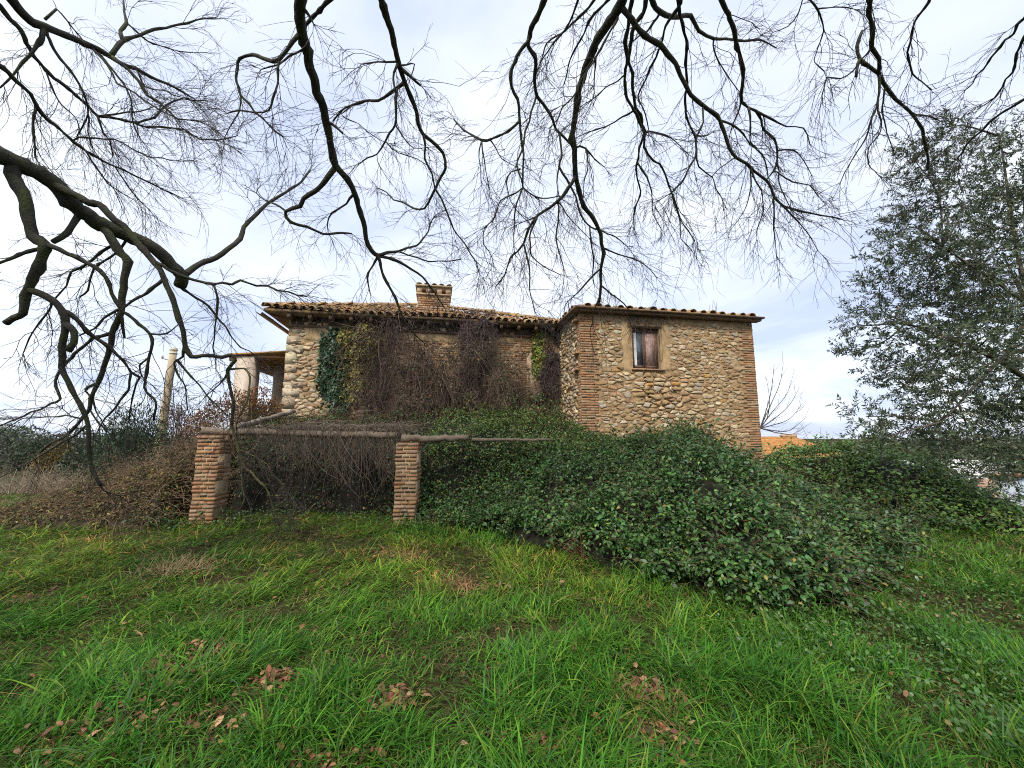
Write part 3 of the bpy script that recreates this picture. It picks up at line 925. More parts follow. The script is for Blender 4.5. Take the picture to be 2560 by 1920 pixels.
def mound_points(X, Y, H, n, dens=None):
    p00 = np.stack([X, Y, H], -1)
    a, b, c, d = p00[:-1, :-1], p00[:-1, 1:], p00[1:, 1:], p00[1:, :-1]
    nr = np.cross(b - a, d - a)
    area = np.linalg.norm(nr, axis=-1)
    g = ground_z(a[..., 0], a[..., 1])
    w = area * (a[..., 2] > g + 0.03)
    cy = np.maximum(a[..., 1], 2.5)
    w = w / cy ** 1.3
    if dens is not None: w = w * dens(a[..., 0], a[..., 1], a[..., 2])
    w = w.ravel() / w.sum()
    k = rng.choice(len(w), n, p=w)
    A, B, Cc, D = (q.reshape(-1, 3)[k] for q in (a, b, c, d))
    u, v = rng.random((n, 1)), rng.random((n, 1))
    p = (A * (1 - u) + B * u) * (1 - v) + (D * (1 - u) + Cc * u) * v
    return p, norm(nr.reshape(-1, 3)[k])

def core_mesh(mb, X, Y, H, drop, c):  # dark sheet below the leaves; c carries the shade of the gaps
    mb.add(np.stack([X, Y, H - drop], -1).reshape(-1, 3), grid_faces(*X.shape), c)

def leaf_cover(mb, p, n, size, cols, wts, depth=0.28, lift=0.05, up=0.9, jit=0.3, simple=False, wr=0.62, tufts=0.0):
    N = len(p)
    q = p + n * (lift - depth * rng.random((N, 1)) ** 1.5)
    nn = norm(n * 0.5 + np.array([0, 0, up * 1.35]) + 0.6 * rng.standard_normal((N, 3)))
    d = norm(np.cross(nn, rng.standard_normal((N, 3))) + np.array([0, 0, -0.25]))
    L = size * rng.uniform(0.6, 1.35, N)
    # colour keeps together in patches
    c = pick_cols(cols, wts, N, jit)
    leaves(mb, q, d, nn, L, L * wr, c, 0.18, simple)

def arching_stems(mb, p, n, num, length, rad, c, droop=0.6, sides=3, jitter=0.5):
    k = rng.choice(len(p), num)
    for i in k:
        d = norm(n[i] * 0.5 + np.array([0, 0, 0.5]) + 0.8 * rng.standard_normal(3))
        L = length * rng.uniform(0.4, 1.3); m = 6
        q = [p[i] - n[i] * 0.12]
        for s in range(m):
            d = norm(d + np.array([0, 0, -droop / m * 1.6]) + jitter * 0.3 * rng.standard_normal(3))
            q.append(q[-1] + d * L / m)
        col = np.array(c) * rng.uniform(0.6, 1.4)
        tube(mb, np.array(q), np.linspace(rad, rad * 0.4, m + 1), sides, col, False)

def sprays(mb, sm, p, n, num, length, size, cols, wts, wr=.55, c=(.10, .06, .035), out=.8, droop=.5, per=11):
    """arching leafy shoots that stand out of a thicket"""
    P_, D_, N_ = [], [], []
    for i in rng.choice(len(p), num):
        d = norm(n[i] * out + np.array([0, 0, .45]) + .7 * rng.standard_normal(3)); L = length * rng.uniform(.35, 1.4); k = 6
        q = [p[i] - n[i] * .1]
        for s_ in range(k):
            d = norm(d + np.array([0, 0, -droop * 1.8 / k]) + .12 * rng.standard_normal(3)); q.append(q[-1] + d * L / k)
        q = np.array(q); tube(sm, q, np.linspace(.0045, .0018, k + 1), 3, np.array(c) * rng.uniform(.6, 1.5), False)
        for s_ in range(per):
            t = rng.uniform(.15, 1) * k; j = min(int(t), k - 1); pos = q[j] + (q[j + 1] - q[j]) * (t - j)
            ax = norm(q[j + 1] - q[j]); sd_ = norm(np.cross(ax, [0, 0, 1.0]) + .5 * rng.standard_normal(3)) * rng.choice((-1, 1))
            P_.append(pos); D_.append(ax * .5 + sd_); N_.append(np.array([0, 0, 1.0]) + .45 * rng.standard_normal(3))
    L = size * rng.uniform(.55, 1.4, len(P_))
    leaves(mb, np.array(P_), np.array(D_), norm(np.array(N_)), L, L * wr, pick_cols(cols, wts, len(P_), .3), .2)

BR_COLS = [(0.048, 0.125, 0.026), (0.07, 0.16, 0.036), (0.03, 0.075, 0.02), (0.12, 0.205, 0.04), (0.10, 0.155, 0.085), (0.24, 0.21, 0.03), (0.18, 0.09, 0.03)]
BR_W = [6, 5, 4, 2, 2, 0.25, 0.12]
FX = [-2.2, -0.44, 1.0, 1.75, 2.3, 2.9, 4.2, 6.2, 8.5]
FY = [8.2, 7.0, 5.55, 4.55, 4.0, 3.95, 4.7, 6.3, 8.6]
HX = [-2.2, -0.5, 1.0, 2.0, 3.2, 4.4, 5.3, 6.3, 7.3, 8.5]
HM = [0.8, 1.0, 1.35, 1.55, 1.75, 2.0, 1.65, 1.05, 0.62, 0.5]
def h_front(X, Y):
    yf = np.interp(X, FX, FY) + 0.5 * (fbm(X * 1.3, Y * 0.6 + 2, 61) - 0.5)
    t = np.maximum(Y - yf, 0)
    # height follows the line of sight to the wall: the top profile is reached at about y = 11
    hm = np.interp(X * (11.0 / np.maximum(Y, 4)) ** 0.35, HX, HM)
    h = hm * (1 - np.exp(-t / 2.6)) * 0.93 + 0.30 * (1 - np.exp(-t / 0.18))
    h = h + 1.25 * (fbm(X * 1.05, Y * 1.05, 63) - 0.5) * smooth(0, 0.8, t) * smooth(12.2, 9, Y) + 0.42 * (fbm(X * 2.4, Y * 2.4, 66) - .5) * smooth(0, .4, t)
    # the thicket falls away on both sides of its crest, so that its far parts stay in view from the meadow
    crest = np.interp(X * 11.0 / np.maximum(Y, 3), [-2.5, 0, 1.2, 1.84, 3.0, 3.76, 4.6, 4.95, 5.4, 6.06, 6.96, 7.6, 9.5], [1.6, 1.7, 2.2, 1.9, 1.55, 1.68, 1.92, 1.9, 1.55, 1.1, .77, .5, -.8])
    h = np.minimum(h, 1.50 + (crest - 1.6) * Y / 11.0 + .55 * (fbm(X * 1.5, Y * 1.5, 68) - .5) * smooth(10.5, 8.5, Y) + .2 * (fbm(X * 3.4, Y * 3.4, 69) - .5))
    h = h * smooth(-2.3, -1.6, X) * smooth(8.6, 7.6, X + 0.12 * (Y - 8))
    return np.where(t > 0, h, -0.3) + ground_z(X, Y) * 0.5
bt = empty("bramble_thicket", (3.0, 6.0, 0))
tag(bt, "huge dark green bramble mound climbing the foot of the stone tower", "bramble")
def part(mb, name, mat, parent, smooth_shade=False):
    o = mb.build(name, mat, parent, smooth_shade)
    o.matrix_parent_inverse = Matrix.Translation(-parent.location)
    return o
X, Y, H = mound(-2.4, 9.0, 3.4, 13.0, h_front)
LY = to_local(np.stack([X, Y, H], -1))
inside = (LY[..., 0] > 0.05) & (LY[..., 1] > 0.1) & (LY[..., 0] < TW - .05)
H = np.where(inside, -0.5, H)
m = MB(); core_mesh(m, X, Y, H, 0.30, (0.016, 0.014, 0.009)); part(m, "tangle_shade_core", M_core, bt)  # near-black colour paints the deep shade between the leaves
p, n = mound_points(X, Y, H, 72000, lambda x, y, z: (0.30 + 1.1 * smooth(0.38, 0.56, fbm(x * 2.0, y * 2.0 + z * 2, 70))) * (1 + 1.0 * (z < .4)))
m = MB(); s_m = MB()
sprays(m, s_m, p, n, 4200, .48, .058, BR_COLS, BR_W)
leaf_cover(m, p, n, 0.056, BR_COLS, BR_W, depth=0.34, lift=0.10, wr=.52); tag(part(m, "foliage", M_leaf, bt), kind="stuff")
m = s_m; arching_stems(m, p, n, 350, 1.0, 0.004, (0.11, 0.07, 0.045)); tag(part(m, "stem", M_twig, bt), kind="stuff")

# second mound, beside and behind the tower
def h_back(X, Y):
    h = 1.55 * np.exp(-(((X - 10.3) / 2.9) ** 4 + ((Y - 11.6) / 3.2) ** 4)) + 0.45 * np.exp(-(((X - 8.9) / 2.0) ** 2 + ((Y - 8.2) / 1.6) ** 2))
    h = h + 0.7 * np.exp(-(((X - 13.2) / 1.7) ** 2 + ((Y - 10.2) / 1.8) ** 2))
    h = h + 0.5 * (fbm(X * 1.1, Y * 1.1, 73) - 0.5) * smooth(0.1, 0.5, h)
    crest = np.interp(X * 11.0 / np.maximum(Y, 3), [6.6, 7.08, 7.6, 8.9, 10.2, 11.4, 12.7, 14.1], [.9, 1.2, 1.34, 1.47, 1.4, 1.1, .13, -.5])
    h = np.minimum(h, 1.54 + (crest - 1.6) * Y / 11.0 + .14 * (fbm(X * 2.3, Y * 2.3, 78) - .5))
    return np.where(h > 0.12, h, -3) + 0.3 * np.minimum(ground_z(X, Y), 0)
bt2 = empty("bramble_thicket", (10.3, 10.5, 0))
tag(bt2, "lighter green bramble mound beside the tower below the orange tiled roof", "bramble")
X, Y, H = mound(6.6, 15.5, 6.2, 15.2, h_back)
m = MB(); core_mesh(m, X, Y, H, 0.30, (0.016, 0.014, 0.009)); part(m, "tangle_shade_core", M_core, bt2)  # same near-black core, leaf gap shade painted in
p, n = mound_points(X, Y, H, 42000, lambda x, y, z: 0.3 + smooth(0.3, 0.55, fbm(x * 1.5, y * 1.5, 75)))
m = MB(); s_m = MB(); sprays(m, s_m, p, n, 1500, .55, .07, [(0.10, 0.20, 0.035), (0.14, 0.24, 0.042), (0.06, 0.13, 0.03)], [3, 3, 2])
leaf_cover(m, p, n, 0.07, [(0.085, 0.18, 0.032), (0.12, 0.22, 0.04), (0.055, 0.12, 0.03), (0.18, 0.24, 0.045), (0.30, 0.25, 0.04)], [4, 4, 3, 2, .25], depth=0.2); tag(part(m, "foliage", M_leaf, bt2), kind="stuff")
m = s_m; arching_stems(m, p, n, 350, 0.9, 0.006, (0.14, 0.08, 0.05)); tag(part(m, "stem", M_twig, bt2), kind="stuff")

# slope of undergrowth between the pergola front and the house wall
def h_slope(X, Y):
    front_y = np.interp(X, [-7.2, -6.2, -2.4, -1.7, 0.5, 2.2], [8.6, 8.6, 8.6, 8.1, 8.2, 9.2]) + 0.7 * (fbm(X * 1.2, 0 * X, 81) - 0.5)
    t = Y - front_y
    top = 1.45 + 0.30 * np.clip(t, 0, 4) + 0.35 * (fbm(X * 1.4, Y * 1.4, 82) - .5)
    top = top - 0.20 * smooth(-1.5, 1.5, X)
    h = top * smooth(0.0, 0.55, t)
    return np.where(t > 0, h, -0.3) * smooth(-7.6, -6.9, X)
sl = empty("bramble_slope", (-2.5, 9.5, 0))
tag(sl, "tangle of dead stems and dark bramble filling the pergola behind the brick pillars", "bramble")
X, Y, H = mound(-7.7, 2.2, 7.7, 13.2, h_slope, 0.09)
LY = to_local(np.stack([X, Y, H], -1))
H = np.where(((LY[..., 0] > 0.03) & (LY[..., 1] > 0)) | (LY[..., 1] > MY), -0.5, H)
m = MB(); core_mesh(m, X, Y, H, 0.30, (0.016, 0.014, 0.009)); part(m, "tangle_shade_core", M_core, sl)  # near-black core, painted shade behind stems and leaves
p, n = mound_points(X, Y, H, 52000, lambda x, y, z: (0.75 + .5 * smooth(-2.4, -1.4, x)) * (0.35 + 1.1 * smooth(0.40, 0.6, fbm(x * 1.9, z * 1.9 + y * 1.9, 84))))
m = MB()
left = p[:, 0] < -2.0
leaf_cover(m, p[left], n[left], 0.055, [(0.03, 0.07, 0.024), (0.055, 0.10, 0.033), (0.12, 0.08, 0.04), (0.2, 0.16, 0.035), (0.2, 0.09, 0.03)], [5, 4, 2.5, .6, .6], 0.2, simple=True)
leaf_cover(m, p[~left], n[~left], 0.055, [(0.045, 0.105, 0.028), (0.08, 0.15, 0.035), (0.15, 0.18, 0.04), (0.24, 0.21, 0.05), (0.15, 0.08, 0.03)], [5, 4, 2.2, 1, .4], 0.2, simple=True)
tag(part(m, "foliage", M_leaf, sl), kind="stuff")
m = MB()
sprays(m2 := MB(), m, p[~left], n[~left], 700, .45, .055, [(0.05, 0.11, 0.025), (0.09, 0.15, 0.035), (0.15, 0.15, 0.04)], [4, 3, 1])
sprays(m2, m, p[left], n[left], 500, .45, .05, [(0.03, 0.07, 0.022), (0.10, 0.09, 0.035), (0.13, 0.07, 0.035)], [4, 2, 1])
tag(part(m2, "shoot_leaf", M_leaf, sl), kind="stuff")
lk = np.where(p[:, 0] < -1.8)[0]
arching_stems(m, p[lk], n[lk], 1500, 0.8, 0.0036, (0.13, 0.088, 0.068), droop=1.1)
arching_stems(m, p, n, 500, 0.6, 0.004, (0.13, 0.09, 0.06))
# curtain hanging from the long log
for i in range(420):
    x = np.clip(-3.2 + .9 * rng.standard_normal(), -5.7, -2.2); y0 = 8.02
    z = 1.74 + abs(rng.normal(0, .06)); q = [(x + rng.normal(0, .3), y0 + .45 * rng.random() + .1, z + rng.uniform(-.1, .15)), (x, y0 + rng.normal(0, .05) - .06, z)]
    L = rng.uniform(.3, 1.3) * (1.2 if x > -4.5 else .8); dx = rng.normal(0, .35)
    for s in range(6):
        dx += rng.normal(0, .3)
        q.append((q[-1][0] + dx * L / 12, q[-1][1] + rng.normal(0, .03), q[-1][2] - L / 6 * rng.uniform(.5, 1.1)))
    tube(m, np.array(q), np.linspace(.0045, .002, 8), 3, np.array((0.14, 0.105, 0.08)) * rng.uniform(.5, 1.5), False)
tag(part(m, "dead_stem", M_twig, sl), kind="stuff")

# dry bank left of the pillar
def h_bank(X, Y):
    Hx = np.interp(X, [-12.2, -11.2, -10, -8.4, -7.4, -6.2], [0, .08, .34, .95, 1.5, 1.75])
    t = Y - 7.35 - 0.7 * (fbm(X * 1.1, 0 * X, 93) - .5)
    h = Hx * (1 - np.exp(-np.maximum(t, 0) / 1.0)) * smooth(11.5, 9.8, Y + .8 * (X + 8.5) * (X < -8.5) * -1)
    h = h + 0.6 * (fbm(X * 1.5, Y * 1.5, 91) - 0.5) * smooth(.1, .5, h) + .2 * (vnoise(X * 4, Y * 4, 92) - .5) * smooth(.1, .4, h)
    h = h * smooth(-6.35, -6.7, X - .35 * smooth(8.4, 9, Y))
    return np.where(h > 0.08, h, -0.3)
bk = empty("dry_bramble_bank", (-7.7, 9.2, 0))
tag(bk, "brown bank of dead bramble and dry weeds beside the leaning brick pillar", "bramble")
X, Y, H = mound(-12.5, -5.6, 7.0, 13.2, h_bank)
m = MB(); core_mesh(m, X, Y, H, 0.16, (0.04, 0.03, 0.016)); part(m, "tangle_shade_core", M_core, bk)  # brown litter core, darkened to carry the shade between the stems
p, n = mound_points(X, Y, H, 30000, lambda x, y, z: .5 + 1.0 * smooth(.4, .58, fbm(x * 2.2, y * 2.2 + z * 2, 94)))
m = MB(); leaf_cover(m, p, n, 0.06, [(0.16, 0.10, 0.05), (0.20, 0.14, 0.06), (0.10, 0.065, 0.035), (0.09, 0.11, 0.035), (0.30, 0.24, 0.05), (0.06, 0.085, 0.03)], [4, 3, 3, 3, .8, 3], 0.2, simple=True, wr=0.5); tag(part(m, "foliage", M_dryleaf, bk), kind="stuff")
m = MB(); arching_stems(m, p, n, 3600, 0.8, 0.0042, (0.20, 0.135, 0.08), droop=.8)
foot_p = np.array([(x, y, float(ground_z(x, y))) for x, y in zip(np.concatenate([rng.uniform(-6.5, -6.05, 40), rng.uniform(-5.7, -4.9, 60), rng.uniform(-2.4, -1.3, 40)]), np.concatenate([rng.uniform(7.35, 7.65, 40), rng.uniform(7.45, 7.9, 60), rng.uniform(7.6, 7.8, 40)]))])
lm = MB(); sprays(lm, m, foot_p, np.tile([0, -.3, 1.0], (len(foot_p), 1)), 260, .42, .055, [(0.05, 0.11, 0.03), (0.09, 0.14, 0.035), (0.25, 0.20, 0.05), (0.03, 0.07, 0.025)], [4, 3, .8, 3])
tag(part(lm, "shoot_leaf", M_leaf, bk), kind="stuff")
tag(part(m, "dead_stem", M_twig, bk), kind="stuff")

# ------------------------------------------------------------------ creepers on the wall
def wall_pts(poly, num, off=(0.03, 0.22), thr=0.40, plane=None, soft=.12, jit_=.06):
    """random points over a patch of a house wall; poly = list of 2212-px-wide pixels"""
    pl = MY if plane is None else plane
    w = np.array([hit_y(a, b, pl - 0.1) for a, b in poly])
    lo, hi = w.min(0), w.max(0)
    xs_, zs_ = [], []
    tot = 0
    while tot < num:
        x, z = rng.uniform(lo[0], hi[0], 4000), rng.uniform(lo[1], hi[1], 4000)
        jx, jz = x + rng.normal(0, jit_, 4000), z + rng.normal(0, jit_, 4000)
        ins = np.zeros(4000, bool)
        for (ax, az), (bx, bz) in zip(w, np.roll(w, 1, 0)):
            ins ^= ((az > jz) != (bz > jz)) & (jx < (bx - ax) * (jz - az) / (bz - az + 1e-9) + ax)
        ins &= fbm(x * 3.4, z * 2.2, 95) + rng.normal(0, soft, 4000) > thr
        xs_.append(x[ins]); zs_.append(z[ins]); tot += int(ins.sum())
    x, z = np.concatenate(xs_)[:num], np.concatenate(zs_)[:num]
    bul = off[0] + (off[1] - off[0]) * (0.75 * smooth(.35, .7, fbm(x * 2.6, z * 2.2, 97)) + 0.35 * rng.random(num))
    return np.stack([x, pl - bul, z], 1)

def creeper(name, label, poly, num, cols, wts, size, stem_n, stem_c, off, cat="ivy", droop_stems=0, mat=None, plane=None):
    pl0 = MY if plane is None else plane
    root_x, root_z = hit_y(*np.mean(np.array(poly), 0), pl0)
    r = empty(name, to_world(np.array([root_x, pl0 - .05, 2.0])))
    tag(r, label, cat, "creepers on the farmhouse wall")
    if num:
        pl = wall_pts(poly, num, off, 0.5 if droop_stems else 0.40, plane, .12, .17 if plane is None else .05); pw = to_world(pl)
        N = len(pw); nrm = np.tile(np.array([hs, -hc, 0.35]), (N, 1))
        m = MB()
        nn = norm(nrm + 0.55 * rng.standard_normal((N, 3)))
        d = norm(np.array([0, 0, -1.0]) + 0.6 * rng.standard_normal((N, 3)))
        c = pick_cols(cols, wts, N, .3)
        L = size * rng.uniform(.6, 1.3, N)
        leaves(m, pw, d, nn, L, L * .8, c, .15, True)
        tag(part(m, "foliage", mat or M_leaf, r), kind="stuff")
    m = MB()
    st = wall_pts(poly, stem_n, (off[0], off[1]), 0.42, plane, .09, .24 if droop_stems and plane is None else .06)
    for q0 in st:
        fall = droop_stems and rng.random() < .42
        L = rng.uniform(.2, .6) + (rng.exponential(.5) if fall else 0); k = 8
        swirl = fbm(q0[0] * 2.0, q0[2] * 1.5, 99) - .5
        q = [q0]; dx = rng.normal(0, .45 if fall else 1.0) + swirl * 1.6; dy = -rng.random() * (.3 if fall else .8); vz = -1.0 if fall else rng.uniform(-1, .7)
        for s in range(k):
            dx = dx * .88 + rng.normal(0, .22); dy = dy * .8 + rng.normal(0, .15)
            pt_ = q[-1] + np.array([dx, dy, vz]) * L / k * np.array([.8, .5, 1])
            pt_[1] = min(pt_[1], pl0 - .02)
            q.append(pt_)
        tube(m, to_world(np.array(q)), np.linspace(.005, .0018, k + 1) * rng.uniform(.5, 1.35), 3, np.array(stem_c) * rng.choice((.42, .7, 1.0, 1.7), p=(.35, .3, .25, .1)) * rng.uniform(.8, 1.2) * np.array((1.06, 1, .94)), False)
    tag(part(m, "stem", M_twig, r), kind="stuff")
    return r
creeper("ivy", "dark green ivy climbing the wall below the eave", [(690, 735), (735, 705), (760, 760), (748, 890), (735, 890), (705, 840), (692, 790)], 5200, [(0.03, 0.075, 0.03), (0.045, 0.10, 0.045), (0.025, 0.055, 0.028)], [4, 3, 3], .085, 120, (.12, .08, .05), (.03, .22))
creeper("creeper", "yellowing olive creeper hanging next to the dark green ivy", [(735, 700), (800, 700), (822, 740), (795, 800), (770, 860), (750, 870), (752, 760)], 5600, [(0.19, 0.17, 0.035), (0.29, 0.24, 0.045), (0.10, 0.11, 0.035), (0.28, 0.17, 0.035)], [4, 3, 4, 1.2], .08, 260, (.13, .09, .06), (.04, .25), "creeper")
creeper("dead_creeper", "thick curtain of bare purple brown vines falling from the eave to the ground", [(800, 690), (860, 668), (880, 720), (925, 780), (985, 800), (1010, 880), (930, 930), (790, 920), (765, 870), (780, 800)], 2600, [(0.055, 0.035, 0.04), (0.075, 0.05, 0.045), (0.04, 0.045, 0.025), (0.10, 0.06, 0.04)], [4, 3, 2, 1], .06, 2600, (.13, .095, .082), (.05, .85), "creeper", 1, M_dryleaf)
creeper("dead_creeper", "purple brown clump of dead vine right of the chimney spilling over the eave", [(985, 700), (1020, 668), (1065, 672), (1078, 700), (1060, 740), (1045, 800), (1060, 870), (990, 850), (995, 770)], 2400, [(0.06, 0.04, 0.05), (0.085, 0.055, 0.055), (0.05, 0.045, 0.03)], [4, 3, 1.5], .06, 1500, (.125, .092, .082), (.05, .65), "creeper", 1, M_dryleaf)
creeper("dead_creeper", "low mass of bare brown bramble stems against the middle of the wall", [(880, 780), (930, 740), (1000, 770), (1080, 770), (1125, 820), (1150, 900), (1000, 920), (850, 910)], 3000, [(0.07, 0.06, 0.03), (0.10, 0.07, 0.04), (0.05, 0.07, 0.03), (0.25, 0.10, 0.03)], [3, 3, 3, .5], .065, 2600, (.16, .118, .095), (.05, .95), "creeper", 1, M_dryleaf)
creeper("dead_creeper", "loose sparse dead strands scattered over the whole overgrown front wall", [(720, 715), (1150, 730), (1190, 900), (1000, 930), (720, 920)], 900, [(0.08, 0.08, 0.035), (0.11, 0.09, 0.04), (0.24, 0.10, 0.03), (0.06, 0.09, 0.03)], [3, 3, .8, 3], .065, 800, (.17, .12, .10), (.03, .3), "creeper", 1, M_dryleaf)
creeper("creeper", "green and orange bramble leaves along the foot of the overgrown wall", [(700, 890), (860, 905), (1000, 860), (1140, 850), (1210, 870), (1220, 940), (700, 940)], 3600, [(0.05, 0.10, 0.03), (0.08, 0.13, 0.035), (0.16, 0.15, 0.04), (0.30, 0.11, 0.03), (0.10, 0.065, 0.04)], [4, 3, 1.5, .7, 2], .07, 300, (.15, .10, .08), (.1, .9), "creeper", 1)
creeper("creeper", "fresh yellow green creeper hanging over the blocked doorway", [(1150, 712), (1178, 712), (1180, 750), (1170, 800), (1158, 820), (1150, 760)], 1300, [(0.13, 0.19, 0.03), (0.20, 0.22, 0.04), (0.25, 0.20, 0.03)], [3, 3, 1.5], .085, 50, (.12, .09, .05), (.05, .2), "creeper")
creeper("dead_creeper", "dark dead vine in the corner against the tower side wall", [(1170, 715), (1210, 712), (1208, 790), (1195, 860), (1165, 850), (1178, 780)], 2200, [(0.05, 0.035, 0.04), (0.07, 0.05, 0.045), (0.045, 0.05, 0.025)], [4, 3, 2], .06, 700, (.12, .09, .085), (.04, .3), "creeper", 1, M_dryleaf)

creeper("dead_creeper", "dark dead vine drooping from the tower eave onto the window lintel", [(1352, 668), (1440, 680), (1432, 700), (1400, 692), (1375, 706), (1358, 715)], 110, [(0.05, 0.04, 0.04), (0.075, 0.055, 0.05)], [2, 1], .05, 70, (.10, .075, .07), (.03, .3), "creeper", 1, M_dryleaf, 0.0)

# ------------------------------------------------------------------ the bare tree overhead
TR = {}
def tile_pt(T, x, y):
    k = 640 / 1659.0
    ox, oy = {'1': (0, 0), '2': (0, 560), '3': (560, 0), '4': (1120, 0), '5': (1600, 0), '6': (1120, 400)}.get(T, (0, 0))
    if T == 'A': return x * 1280 / 2212, y * 1280 / 2212
    if T == 'B': return 1100 + x * 1460 / 2212, y * 1460 / 2212
    if T == 'R': return x * 800 / 2212, 800 + y * 800 / 2212
    return ox + x * k, oy + y * k
